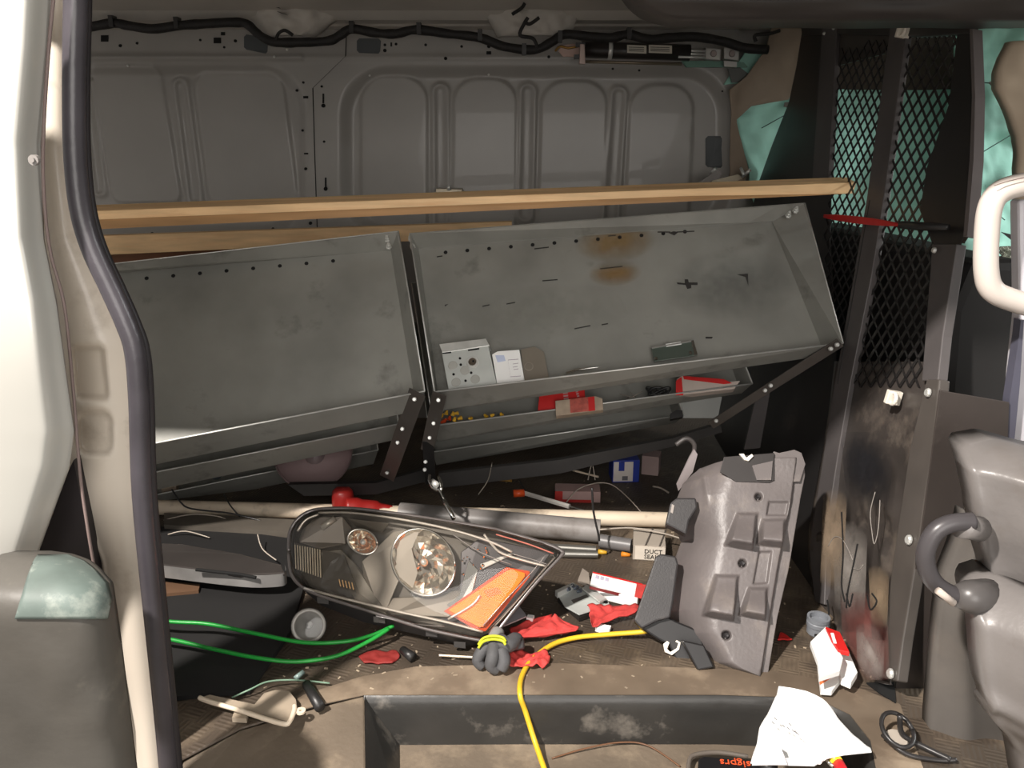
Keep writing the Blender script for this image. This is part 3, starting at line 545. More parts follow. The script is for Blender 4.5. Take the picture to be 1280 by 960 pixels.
# ------------------------------------------------------------------ timber boards
A = P(60, 279, 1.9); B = P(1074, 234.5, 1.97)
def board(name, tl, tr, br_, bl, dpt, **k):
    m = MB(); m.poly([tl, tr, br_, bl], dpt); return obj(name, m, wood, None, bevel=.002, **k)
board('wooden_board', P(60, 266, 2.02), P(1071, 228, 2.14), P(1066, 242, 2.14), P(60, 289, 2.02), (0, .07, .012), label='long pale pine board lying across the top of both steel shelf racks', cat='board')
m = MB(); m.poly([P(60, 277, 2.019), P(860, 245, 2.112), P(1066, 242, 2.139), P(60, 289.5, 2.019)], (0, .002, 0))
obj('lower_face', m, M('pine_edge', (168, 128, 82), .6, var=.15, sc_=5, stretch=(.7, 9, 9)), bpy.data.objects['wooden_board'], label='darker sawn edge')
board('wooden_board', P(60, 297, 2.4), P(640, 277, 2.55), P(640, 296, 2.55), P(60, 322, 2.4), (0, .04, 0), label='second darker board lower behind the long pale pine board', cat='board')
slab('wooden_offcut', [(60, 312), (330, 296), (500, 286), (500, 330), (60, 345)], YP(2.58), .02, M('reddish_board', (120, 80, 56), .7, var=.1, stretch=(1, 8, 8)), None, label='reddish brown board edge behind the left shelf rack', cat='board')
# ------------------------------------------------------------------ collapsed steel shelving
def pan(name, bs, tp, th, mat, parent):
    """folded sheet pan: base FL,FR,BR,BL and lip tops in the same order"""
    n = (bs[1]-bs[0]).cross(bs[3]-bs[0]).normalized()
    m = MB(); m.poly(bs, -n*th)
    for i in range(4):
        a, b, c, d = bs[i], bs[(i+1) % 4], tp[(i+1) % 4], tp[i]; nn = (b-a).cross(d-a).normalized(); m.poly([a, b, c, d], -nn*th)
    return obj(name, m, mat, parent)
def rack(name, base, top, DL, DR, lab, left):
    root = emp(name, (base[0]+base[2])/2-V((0, 0, .3)), lab, 'shelving', 'collapsed steel shelf racks'); pans = []
    for k in range(3):
        sh = [DL*k, DR*k, DR*k, DL*k]
        bs = [p+s for p, s in zip(base, sh)]; tp = [p+s for p, s in zip(top, sh)]
        if k and not left: tp[1].x = bs[1].x+.012; tp[2].x = bs[2].x+.012
        p = pan('shelf_tray', bs, tp, .003, sheetm, root); pans.append((p, bs, tp))
        rim = MB().tube([tp[0], tp[1]], .0022, 6); rim.tube([tp[1 if not left else 1], tp[2]], .0018, 6); rim.tube([tp[3], tp[2]], .0015, 6); rim.tube([tp[0], tp[3]], .0018, 6)
        obj('hemmed_rim', rim, zinc, p, smooth=True)
    return root, pans
RB = [P(549, 513, 1.93), P(1033, 444, 1.93), P(966, 277, 2.2), P(522, 311, 2.2)]
RB[2] = onpl(966, 277, PL3(RB[0], RB[1], RB[3]))
RT = [P(543, 490, 1.88), P(1054, 429, 1.88), P(1006, 254, 2.17), P(512, 292, 2.17)]
rackR, pr = rack('shelf_rack', RB, RT, V((-.03, .24, -.17)), V((-.13, .24, -.17)), 'right half of the collapsed grey steel shelving, with boxes in its trays', False)
LB = [P(-60, 632, 1.72), P(522, 513, 1.93), P(490, 312, 2.2), P(-120, 362, 2.0)]
LB[3] = onpl(-120, 362, PL3(LB[1], LB[0], LB[2]))
LT = [P(-66, 604, 1.67), P(531, 489, 1.88), P(498, 289, 2.17), P(-126, 360, 1.97)]
rackL, plx = rack('shelf_rack', LB, LT, V((-.10, .22, -.16)), V((-.10, .22, -.16)), 'left half of the collapsed grey steel shelving, empty tray behind the pillar', True)
TR = PL3(RB[0], RB[1], RB[3]); TL_ = PL3(LB[1], LB[0], LB[2])
nn = TR[1]; h0 = None
for T, N_, x0, y0, dx, dy, par in ((TR, 12, 557, 315.5, 27.2, -2.35, pr[0][0]), (TL_, 9, 150, 351, 33.3, -3.1, plx[0][0])):
    for i in range(N_): c = onpl(x0+i*dx, y0+i*dy, off(T, .001)); obj('bolt_hole', MB().lathe(c, T[1], [(0, .0006), (.0055, .0006), (.0055, 0)], 8), holem, par)
# dark scratches, rust and stains on the right tray
chipm = M('chip_dark', (40, 38, 36), .8)
for pg in ([(846, 353), (856, 354), (856, 349), (860, 349), (861, 353), (872, 353), (872, 356), (864, 356), (864, 360), (859, 361), (857, 356), (847, 355)], [(922, 343), (935, 342), (935.5, 357), (932, 346)], [(882, 421), (891, 421), (890, 423), (882, 423)], [(836, 291), (842, 289), (848, 290), (843, 294)], [(556, 345+36), (560, 345+35), (556, 383)]):
    obj('paint_chip', MB().poly([onpl(x, y, off(TR, .0022)) for x, y in pg], nn*-.001), chipm, pr[0][0])
for a, b in (((546, 321), (553, 320)), ((668, 311), (686, 309)), ((678, 351), (697, 349.5)), ((603, 383), (612, 381)), ((633, 380), (644, 378)), ((718, 411), (738, 407)), ((752, 406), (760, 404.5)), ((750, 336), (778, 333)), ((760, 295), (770, 294)), ((822, 290), (838, 290)), ((846, 290), (868, 289))):
    pa, pb = onpl(*a, off(TR, .002)), onpl(*b, off(TR, .002)); obj('scratch', MB().bar(pa, pb, (TR[1].cross(pb-pa)).normalized()*.003, nn*.0006), chipm, pr[0][0])
for q, c_, a_ in (([(716, 276), (818, 268), (824, 330), (722, 338)], (146, 118, 74), .95), ([(734, 322), (800, 318), (804, 360), (738, 364)], (146, 114, 68), 1.1), ([(380, 0)]*4, 0, 0)):
    if c_: stain('rust_stain', q, off(TR, .0014), c_, a_, pr[0][0])
for q, c_ in (([(560, 360), (760, 340), (800, 420), (590, 440)], (150, 150, 142)), ([(820, 300), (1000, 300), (1010, 410), (840, 420)], (104, 106, 102))): stain('dull_patch', q, off(TR, .0010), c_, .5, pr[0][0])
# folded corner bolts
for root, cx, cy, T in ((rackL, 484, 300, TL_), (rackR, 514, 300, TR), (rackR, 985, 270, TR)):
    for k in (0, 1):
        c = onpl(cx+k*(9 if cx > 600 else 2), cy-k*(6 if cx > 600 else -9), off(T, .03)); m = MB().tube([c, c+T[1]*.012], .0055, 8); m.tube([c+T[1]*.012, c+T[1]*.02], .0035, 8); m.lathe(c, T[1], [(0, .004), (.008, .004), (.008, 0)], 6); obj('bolt', m, zinc, root)
# end straps
def strap(root, pts_, wd, mat=strutm):
    pp = [P(x, y, Y) for x, y, Y in pts_]; m = MB()
    for a, b in zip(pp, pp[1:]): d = (b-a).normalized(); s_ = d.cross(V((0, -1, .3))).normalized(); m.bar(a-d*.008, b+d*.008, s_*wd, V((0, .004, 0)))
    return obj('end_strap', m, mat, root, bevel=.001)
darkst = M('strap_dark_steel', (92, 88, 84), .38, .4, .12)
strap(rackL, [(521, 492, 1.865), (484, 596, 2.1)], .044, darkst)
strap(rackR, [(549, 494, 1.865), (534, 562, 2.02)], .036, darkst); strap(rackR, [(535, 555, 2.0), (538, 602, 2.04)], .03, blackm)
strap(rackR, [(1047, 430, 1.86), (962, 484, 1.99)], .024, darkst); strap(rackR, [(962, 484, 1.99), (891, 530, 2.1)], .024, darkst)
for root, L in ((rackL, ((518, 499, 1.85), (503, 536, 1.94), (497, 553, 1.97), (484, 591, 2.08))), (rackR, ((548, 500, 1.85), (542, 529, 1.93), (537, 547, 1.97), (532, 577, 2.01), (531, 587, 2.01), (1046, 431, 1.85), (1038, 436, 1.855), (963, 482, 1.97), (956, 488, 1.98), (895, 526, 2.08)))):
    for x, y, Y in L: bolt(P(x, y, Y), (0, -1, .25), .0058, root)
slab('end_post', [(946, 492), (964, 482), (950, 560), (930, 562)], YP(2.2), .01, strutm, rackR)
slab('lower_rail', [(360, 606), (470, 604), (528, 588), (540, 600), (470, 618), (380, 620)], YP(2.1), .02, blackm, rackL)
slab('lower_rail', [(548, 592), (700, 575), (840, 548), (900, 530), (903, 540), (850, 556), (700, 592), (552, 610)], YP(2.3), .02, M('rail_dark', (70, 68, 67), .4), rackR)
# ------------------------------------------------------------------ things in the trays
TI = lambda d: off(TR, d)
jb = emp('junction_box', onpl(585, 488, TI(.03)), 'shiny galvanised electrical box with knockouts standing in the left of the right tray', 'electrical box')
slab('box_body', [(552, 440), (610, 431), (621, 480), (561, 489)], TI(.05), .045, galv, jb, bevel=.001)
slab('box_lip', [(549, 430), (607, 423), (612, 432), (553, 441)], TI(.052), .04, zinc, jb, bevel=.001)
def disc(name, x, y, r, T, mat, par, d=.002):
    c = onpl(x, y, T); m = MB().lathe(c, T[1], [(0, d), (r, d), (r*1.08, 0)], 16); return obj(name, m, mat, par)
T5 = TI(.0502)
disc('knockout', 591, 453, .015, T5, zinc, jb); disc('knockout', 590.5, 452.5, .010, off(T5, .002), chrome, jb); disc('screw_hole', 591.5, 451.5, .0025, off(T5, .0042), holem, jb)
for x, y in ((575, 448), (576, 456), (567, 468), (589, 466), (582, 476)): disc('screw_hole', x, y, .003, T5, holem, jb)
for x, y in ((566, 457), (581, 463), (594, 474), (570, 478)): disc('knockout', x, y, .011, T5, M('knockout_grey', (176, 176, 170), .45, .15), jb, .0006)
g = MB()
for a, b in (((553, 441.5), (564, 440.5)), ((585, 438), (599, 436))): g.bar(onpl(*a, T5), onpl(*b, T5), TR[1].cross(V((1, 0, 0)))*.004, TR[1]*.002)
obj('lip_slot', g, holem, jb)
lc = emp('instruction_leaflet', onpl(635, 475, TI(.03)), 'small bright white printed carton beside the galvanised box in the tray', 'carton')
slab('carton_face', [(615, 443), (622, 439), (649, 437), (655, 472), (655, 480), (622, 484)], TI(.045), .03, paper, lc, bevel=.001)
slab('printed_panel', [(619, 444), (630, 444), (632, 451), (622, 453)], TI(.0456), .0004, M('pale_blue_print', (196, 206, 232), .7), lc)
g = MB()
T6 = TI(.0458)
for a, b in (((635, 450), (648, 449)), ((635, 450), (638, 471)), ((638, 471), (651, 470)), ((641, 459), (647, 458)), ((642, 462), (648, 461)), ((641, 455), (648, 454))): g.bar(onpl(*a, T6), onpl(*b, T6), V((0, .0008, .0008)), TR[1]*.0004)
obj('print_lines', g, M('faint_print', (150, 130, 150), .7), lc)
cp = emp('cover_plate', onpl(670, 475, TI(.01)), 'dull octagonal steel cover plate leaning in the tray right of the white carton', 'cover plate')
slab('plate', [(651, 437), (668, 433), (680, 440), (687, 478), (656, 482)], TI(.02), .003, M('dull_plate', (134, 126, 114), .45, .4, .1), cp, bevel=.0005)
disc('knockout_ring', 661, 458, .011, TI(.0202), M('ring_light', (156, 148, 136), .4, .4), cp, .0006); disc('knockout_ring', 661, 458, .009, TI(.0206), M('dull_plate', (134, 126, 114)), cp, .0006)
g = MB().tube([onpl(x, y, TI(.03)) for x, y in ((708, 466), (722, 461), (748, 459), (722, 463), (708, 467))], .0018, 6); obj('wire_bracket', g, chrome, None, label='thin bright wire clip lying by the tray lip right of the cover plate', cat='wire')
mb_ = emp('mending_plate', onpl(845, 440, TI(.01)), 'small dark green-grey rectangular plate at the right front of the tray', 'plate')
slab('plate', [(814, 434), (867, 425), (872, 444), (818, 452)], TI(.022), .004, M('dark_green_metal', (86, 96, 88), .3, .3), mb_, bevel=.0008)
slab('plate_edge', [(864, 426), (867, 425), (872, 443), (868, 444)], TI(.0245), .003, chrome, mb_); slab('plate_label', [(832, 430), (851, 427), (852, 430.5), (833, 433.5)], TI(.023), .001, paper, mb_)
g = MB()
for x, y in ((820, 448), (863, 441)): c = onpl(x, y, TI(.024)); g.lathe(c, TR[1], [(0, .002), (.004, .002), (.005, 0)], 8)
obj('plate_rivet', g, chrome, mb_)
slab('plate_edge', [(814, 434), (864, 425.5), (864, 427), (815, 435.5)], TI(.0245), .003, silverp, mb_)
# second tray
T2 = (TR[0]+V((-.03, .24, -.17)), TR[1]); Tb = lambda d: off(T2, d)
rb = emp('red_carton', onpl(708, 505, Tb(.03)), 'bright red carton with bands of white lettering standing in the second tray', 'carton')
slab('carton_body', [(674, 495), (684, 483), (730, 476), (732, 505), (690, 512), (672, 516)], Tb(.06), .035, redm, rb, bevel=.001)
lt = M('dull_white_print', (190, 150, 150), .7)
g = MB(); Tq = Tb(.0605)
for k in range(7): y = 481+k*3.3; x = 702+k*.5; g.poly([onpl(a, b, Tq) for a, b in ((x, y), (x+6, y-.8), (x+6.3, y+1.2), (x+.3, y+2))], T2[1]*-.0006)
for k in range(6): y = 480+k*2.9; x = 717+k*.8; g.poly([onpl(a, b, Tq) for a, b in ((x, y), (x+3, y-.6), (x+3.3, y+1.2), (x+.3, y+2))], T2[1]*-.0006)
obj('lettering', g, lt, rb)
cb = emp('cream_carton', onpl(725, 510, Tb(.05)), 'worn cream carton with a red end panel in front of the red carton', 'carton')
slab('carton_body', [(694, 501), (744, 495), (753, 498), (754, 512), (695, 520)], Tb(.085), .03, M('worn_card', (176, 158, 138), .8, var=.15, sc_=30), cb, bevel=.001)
slab('red_end', [(712, 499), (743, 495.5), (744, 513), (713, 516)], Tb(.0856), .0006, M('faded_red', (188, 92, 80), .7, var=.25, sc_=60), cb); slab('red_end', [(735, 496.5), (743, 495.5), (744, 513), (736, 514)], Tb(.0862), .0006, redm, cb)
wb = emp('torn_carton', onpl(880, 490, Tb(.05)), 'torn white and red carton at the right end of the second tray', 'carton')
slab('carton_body', [(846, 474), (852, 470), (905, 478), (925, 476), (918, 486), (850, 494)], Tb(.07), .03, M('scuffed_white', (196, 182, 172), .8, var=.1), wb)
slab('red_flap', [(845, 476), (852, 471), (854, 494), (845, 494)], Tb(.0715), .002, redm, wb); slab('red_flap', [(854, 470), (905, 474), (915, 479), (905, 480), (855, 474)], Tb(.0715), .002, redm, wb)
random.seed(4); wn = M('wire_nut_yellow', (206, 160, 44), .5, var=.1); wo = M('wire_nut_red', (190, 70, 34), .5)
spots = [(552, 520, 0, 'yellow wire connector at the upper left of the connector heap'), (558, 516, 0, 'topmost yellow wire connector left of centre in the heap'), (566, 517, 0, 'yellow wire connector at the top middle of the connector heap'), (573, 516, 0, 'topmost yellow wire connector at the right of the heap'),
 (556, 526, 1, 'red wire connector at the left front of the connector heap'), (563, 524, 1, 'second red wire connector, in the middle of the heap'), (570, 524, 0, 'yellow wire connector at the right front of the connector heap'), (577, 522, 0, 'rightmost yellow wire connector of the heap'), (551, 528, 1, 'red wire connector half hidden by the rack strap'),
 (588, 523, 0, 'lone wire connector first to the right of the heap'), (607, 521, 0, 'lone wire connector second to the right of the heap'), (614, 520, 0, 'lone wire connector touching the second one right of the heap'), (628, 519, 0, 'wire connector farthest right from the heap on the tray lip')]
first = {}
for i, (x, y, k, lb) in enumerate(spots):
    c = onpl(x, y, Tb(.07)); lb = 'small '+lb
    if k not in first:
        m = MB().lathe((0, 0, 0), (.5, -.6, .6), [(0, .012), (.003, .012), (.005, .004), (.0065, 0), (0, 0)], 7); o = obj('wire_connector', m, wo if k else wn, None, label=lb, cat='connector', group='wire connectors in the second tray'); first[k] = o; o.location = c+V((0, 0, -.006))
    else:
        o = first[k].copy(); COL.objects.link(o); o['label'] = lb; o.location = c+V((0, 0, -.006)); o.rotation_euler = (random.uniform(-.7, .7), random.uniform(-.7, .7), random.uniform(0, 6))
g = MB()
for k in range(3): g.tube(cr([onpl(820+12*math.cos(a+k)+k*3, 489+5*math.sin(a*1.3), Tb(.05+k*.006)) for a in [i*.9 for i in range(9)]], 4), .0032, 6)
obj('cable_coil', g, M('coil_black', (18, 18, 18), .4), None, smooth=True, label='small tangle of black cable in the second tray', cat='cable')
g = MB()
for a, b in (((775, 493), (795, 497)), ((783, 500), (803, 489)), ((788, 490), (797, 500))): g.tube([onpl(*a, Tb(.06)), onpl(*b, Tb(.06))], .0013, 5)
obj('wire_offcuts', g, M('dull_wire', (120, 112, 104), .5, .4), None, label='few bare wire offcuts left of the black cable tangle', cat='wire')
slab('black_block', [(838, 517), (846, 512), (853, 513), (854, 521), (838, 524)], Tb(-.06), .02, blackp, None, label='small black block on the third tray', cat='block')
# ------------------------------------------------------------------ floor clutter: pipes
def pipe(name, a, b, r0, mat, **k):
    m = MB().tube([a, b], r0, 18, cap=False); d = (b-a).normalized(); m.lathe(b, d, [(r0, 0), (r0*.82, 0), (r0*.82, -.03), (0, -.03)], 18); m.lathe(a, d, [(r0, 0), (0, 0)], 18); return obj(name, m, mat, None, smooth=False, **k)
def smoothpipe(o):
    for p in o.data.polygons: p.use_smooth = len(p.vertices) == 4
    return o
smoothpipe(pipe('plastic_pipe', F(195, 634, .025), F(836, 650, .022), .0215, cream, label='long cream plastic pipe running across the floor behind the headlight', cat='pipe'))
smoothpipe(pipe('plastic_pipe', F(500, 642, .045), F(750, 664, .032), .031, greyp, label='thick grey plastic pipe lying in front of the cream pipe', cat='pipe'))
smoothpipe(pipe('plastic_pipe', F(750, 676, .02), F(789, 682, .02), .018, M('pipe_dark', (108, 106, 106), .4), label='short narrower grey pipe stub next to the thick grey pipe end', cat='pipe'))
slab('metal_channel', [(205, 641), (420, 652), (420, 668), (205, 656)], ZP(.024), .022, M('channel_grey', (98, 92, 84), .5, .2, .15, 8), None, label='dull grey strip of trunking in front of the cream pipe at left', cat='trunking')
for k, (a, b) in enumerate((((672, 683), (745, 687)), ((700, 692), (747, 693)))):
    smoothpipe(pipe('metal_conduit', F(*a, .012), F(*b, .012), .0095, M('conduit', (150, 148, 142), .3, .8), label=('upper' if k == 0 else 'lower')+' of two short steel conduits under the thick grey pipe', cat='conduit'))
g = MB().tube(cr([P(x, y, 1.84) for x, y in ((740, 610), (742, 640), (748, 668), (749, 676))], 5), .0028, 6); obj('black_strap', g, blackp, None, smooth=True, label='black cable tie hanging over the pipe end', cat='cable')
g = MB().tube(cr([F(x, y, z) for x, y, z in ((750, 662, .06), (790, 660, .055), (830, 667, .05), (850, 673, .04))], 5), .0022, 6); obj('white_wire', g, card, None, smooth=True, label='thin white wire curving right under the cream pipe end', cat='wire')
# cardboard / small cartons
def carton(name, px, py, w_, d_, h_, rot, mat, label, z=0, cat='carton'):
    c = F(px, py, z); e = emp(name, c, label, cat); m = MB(); R_ = Matrix.Rotation(rot, 3, 'Z')
    pts = [c+R_ @ V((x, y, 0)) for x, y in ((-w_/2, 0), (w_/2, 0), (w_/2, d_), (-w_/2, d_))]; m.poly(pts, (0, 0, h_)); obj('carton_body', m, mat, e, bevel=.0012); return e, c, R_
def face(e, c, R_, x0, x1, z0, z1, mat, nm='printed_panel', d=-.0012):
    m = MB().poly([c+R_ @ V(p) for p in ((x0, d, z0), (x1, d, z0), (x1, d, z1), (x0, d, z1))], R_ @ V((0, .001, 0))); return obj(nm, m, mat, e)
e, c, R_ = carton('duct_sealant_box', 811, 701, .082, .10, .042, -.15, M('seal_box_grey', (168, 158, 146), .8, var=.08), 'small grey carton with white DUCT SEAL end label beside the fender liner')
face(e, c, R_, -.036, .040, .003, .040, M('seal_label', (222, 212, 198), .8))
def text(name, s, o, xd, yd, size, mat, par, ex=.0004):
    cu = bpy.data.curves.new(name, 'FONT'); cu.body = s; cu.size = size; cu.extrude = ex; cu.resolution_u = 2
    t = bpy.data.objects.new('tmp', cu); COL.objects.link(t); bpy.context.view_layer.update()
    me = bpy.data.meshes.new_from_object(t.evaluated_get(bpy.context.evaluated_depsgraph_get())); bpy.data.objects.remove(t)
    xd = V(xd).normalized(); yd = (V(yd)-xd*V(yd).dot(xd)).normalized(); zd = xd.cross(yd)
    mtx = Matrix((xd, yd, zd)).transposed(); me.transform(mtx.to_4x4()); me.materials.clear(); me.materials.append(mat)
    ob = bpy.data.objects.new(name, me); COL.objects.link(ob); po = ORG[par.name] if par else V((0, 0, 0)); ob.location = V(o)-po; ob.parent = par; return ob
xd = R_ @ V((1, 0, 0))
text('lettering', 'DUCT', c+R_ @ V((-.013, -.0022, .022)), xd, (0, 0, 1), .0165, ink, e); text('lettering', 'SEAL', c+R_ @ V((-.013, -.0022, .007)), xd, (0, 0, 1), .0165, ink, e)
g = MB()
for dx in (-.01, .025): g.bar(c+R_ @ V((dx, .0, .0432)), c+R_ @ V((dx+.02, .1, .0432)), R_ @ V((.004, 0, 0)), V((0, 0, .001)))
obj('tape_band', g, M('tape_dark', (84, 78, 72), .6), e)
e, c, R_ = carton('blue_carton', 782, 603, .085, .07, .075, .05, blue, 'small blue and white printed carton standing beneath the right rack')
face(e, c, R_, -.040, .022, .004, .070, M('carton_white', (214, 206, 200), .7)); face(e, c, R_, -.024, -.006, .040, .070, blue, d=-.0024); face(e, c, R_, -.012, .006, .008, .022, M('print_grey', (110, 108, 112), .7), d=-.0024)
e, c, R_ = carton('plain_carton', 812, 594, .055, .06, .065, -.3, M('pinkish_card', (168, 146, 142), .8), 'small plain pinkish carton to the right of the blue carton')
e, c, R_ = carton('red_end_carton', 722, 628, .135, .06, .035, -.05, M('dusty_white', (168, 140, 136), .8, var=.12), 'dusty white carton with a red end lying behind the pipes')
face(e, c, R_, -.068, -.045, 0, .035, M('dusty_red', (170, 40, 34), .7)); face(e, c, R_, -.045, .04, 0, .009, M('dusty_red', (170, 40, 34), .7))
e, c, R_ = carton('white_block', 212, 618, .045, .05, .06, .1, M('cream_block', (196, 176, 154), .7), 'cream coloured block at the far left behind the pillar seal', cat='block')
# white/red flat box on the floor
wr = emp('flat_white_box', F(775, 740), 'flat white carton with red end lying left of the fender liner', 'carton')
Tz = ZP(.03); slab('carton_body', [(741, 715), (803, 730), (797, 748), (737, 733)], Tz, .026, paper, wr, bevel=.001)
slab('red_end', [(796, 729), (808, 731), (802, 748), (793, 746)], ZP(.0306), .0008, redcloth, wr); slab('red_edge', [(741, 714.5), (803, 729.5), (803, 731), (741, 716)], ZP(.031), .001, redm, wr)
slab('red_edge', [(737, 733), (802, 748), (802, 752), (737, 736)], YP(F(770, 741, .03).y-.004), .002, M('print_maroon', (120, 40, 40), .7), wr)
g = MB()
for k in range(3): g.poly([F(x, y, .0306) for x, y in ((745+k*6, 719+k*1.5), (749+k*6, 720+k*1.5), (748+k*6, 724+k*1.5), (744+k*6, 723+k*1.5))], (0, 0, .0005))
obj('printed_marks', g, M('pale_lilac', (196, 190, 210), .7), wr)
# galvanised mounting bracket
mk = emp('galvanised_bracket', F(728, 760), 'bright galvanised box bracket with screws lying on the floor right of the headlight', 'bracket')
slab('bracket_plate', [(694, 738), (716, 728), (760, 750), (762, 756), (724, 768), (706, 758)], ZP(.018), .003, galv, mk, bevel=.0008)
slab('bracket_plate', [(694, 738), (716, 728), (716, 731), (697, 741)], ZP(.032), .014, zinc, mk); slab('bracket_plate', [(734, 730), (758, 748), (750, 752), (728, 735)], ZP(.03), .004, zinc, mk)
slab('bracket_slot', [(714, 750), (733, 743), (736, 746), (717, 754)], ZP(.0185), .0008, M('slot_grey', (110, 106, 102), .5, .4), mk); disc('bracket_hole', 757, 753, .005, ZP(.018), holem, mk)
slab('bracket_flange', [(698, 744), (724, 768), (762, 756), (762, 759), (724, 772), (697, 748)], ZP(.012), .01, M('dark_steel', (70, 68, 66), .3, .7), mk)
for x, y in ((708, 738), (718, 736), (722, 740), (712, 734)): obj('screw', MB().tube([F(x, y, .022), F(x+4, y-2, .03)], [.0035, .005], 8), M('screw_blue', (150, 160, 176), .25, .9), mk)
slab('cloth_strip', [(722, 726), (728, 710), (736, 716), (738, 732), (730, 730)], ZP(.03), .004, M('clear_film', (150, 140, 130), .25), mk)
# red rags
def rag(name, L, R, z, lab, amp=.008, mat=redcloth): return obj(name, relief(L, R, ZP(z), lambda x, y, s, t: amp*(nz(x*.12, y*.2)+.4*math.sin(s*9+y*.1)), 34, 12, .003), mat, None, smooth=True, label=lab, cat='rag')
rag('red_rag', [(768, 690), (776, 662), (786, 636), (797, 642)], [(768, 694), (776, 708), (782, 724), (787, 722), (797, 650)], .022, 'bright red rag lying by the corner of the headlight')
rag('red_rag', [(756, 734), (762, 738), (770, 736), (782, 740)], [(756, 800), (764, 797), (770, 770), (782, 742)], .022, 'pointed strip of red rag beside the fender liner edge')
rag('red_rag', [(814, 640), (822, 628), (832, 634)], [(814, 684), (820, 688), (828, 685), (832, 678)], .014, 'narrow rolled red rag under the yellow cable')
rag('red_rag', [(813, 462), (820, 448), (828, 455)], [(813, 496), (820, 500), (828, 490)], .006, 'dull red scrap on the floor below the headlight', .003, M('dull_red', (130, 34, 30), .7))
rag('red_scrap', [(788, 976), (800, 972)], [(790, 978), (799, 990)], .006, 'tiny red scrap between the fender liner and bulkhead', .002, redm)
slab('grey_flap', [(634, 757), (644, 752), (656, 766), (658, 770), (630, 782)], ZP(.05), .003, M('flap_grey', (150, 146, 150), .4), None, label='pale grey plastic flap at the headlight corner', cat='flap')
slab('white_chip', [(660, 768), (668, 769), (666, 773), (658, 772)], ZP(.03), .008, paper, None, label='small white paper chip above the bright red rag', cat='paper scrap')
slab('white_chip', [(744, 784), (752, 780), (764, 782), (762, 787), (750, 786)], ZP(.012), .01, paper, None, label='small white paper scrap below the pointed red strip', cat='paper scrap')
# glove-like grey rubber clump with yellow band
gl = emp('work_glove', F(622, 830), 'crumpled grey rubber glove with yellow cuff stripe below the headlight corner', 'glove')
g = MB()
for pth, r in (([(610, 806, .045), (602, 815, .035), (597, 826, .02), (604, 834, .008)], .013), ([(618, 806, .05), (616, 820, .04), (614, 832, .022), (622, 838, .01)], .014), ([(622, 800, .055), (634, 806, .05), (645, 800, .045), (648, 812, .03)], .017), ([(626, 812, .045), (630, 826, .03), (626, 838, .014)], .014)):
    pts = cr([F(*p) for p in pth], 5); g.tube(pts, [r*(1-.35*(i/len(pts))**3) for i in range(len(pts))], 10)
obj('finger', g, greyglove, gl, smooth=True)
pts = cr([F(*p) for p in ((618, 806, .05), (620, 796, .055), (624, 787, .06))], 4); obj('cuff', MB().tube(pts, [.016, .017, .016, .016, .016, .015, .014, .013, .008], 12), M('cuff_grey', (136, 136, 134), .7), gl, smooth=True)
g = MB()
for dy in (0, 4):
    g.tube(cr([F(*p) for p in ((598, 806+dy, .05), (604, 798+dy, .062), (616, 795+dy, .07), (628, 797+dy, .072), (632, 802+dy, .066))], 5), .0028, 7)
obj('cuff_stripe', g, M('cuff_yellow', (206, 214, 40), .5), gl, smooth=True)
obj('white_stick', MB().tube([F(549, 819, .01), F(600, 822, .012)], .0022, 6), cream, None, label='thin cream stick left of the grey glove', cat='stick')
# cables
obj('yellow_cable', MB().tube(cr([F(*p) for p in ((812, 787, .03), (800, 790, .022), (760, 793, .014), (720, 797, .012), (690, 806, .010), (664, 826, .008), (652, 846, .006), (650, 868, .004), (657, 890, -.03), (668, 925, -.075), (682, 965, -.094), (700, 1010, -.10))], 7), .0052, 10), yellow, None, smooth=True, label='yellow cable curving from the fender liner down over the step', cat='cable')
obj('green_cable', MB().tube(cr([F(*p) for p in ((150, 770, .06), (212, 777, .055), (260, 780, .05), (320, 792, .04), (380, 803, .03), (430, 802, .03), (465, 794, .03), (492, 782, .04))], 7), .0042, 10), green, None, smooth=True, label='upper green cable loop on the floor left of the headlight', cat='cable')
obj('green_cable', MB().tube(cr([F(*p) for p in ((150, 790, .05), (212, 799, .045), (265, 811, .035), (320, 822, .03), (370, 827, .02), (420, 820, .02), (460, 802, .03), (486, 786, .04))], 7), .0042, 10), green, None, smooth=True, label='lower green cable loop on the floor left of the headlight', cat='cable')
obj('thin_green_wire', MB().tube(cr([F(*p) for p in ((290, 872, .01), (312, 862, .02), (335, 852, .02), (370, 850, .015), (412, 854, .008))], 6), .0018, 6), M('pale_green', (120, 150, 128), .5), None, smooth=True, label='thin pale green wire arching over the clear plastic scoop', cat='wire')
obj('brown_wire', MB().tube(cr([F(*p) for p in ((690, 948, -.104), (730, 936, -.10), (775, 928, -.098), (810, 932, -.1), (850, 958, -.103))], 6), .0016, 6), M('brown_wire', (110, 76, 52), .5), None, smooth=True, label='thin brown wire lying on the lower step', cat='wire')
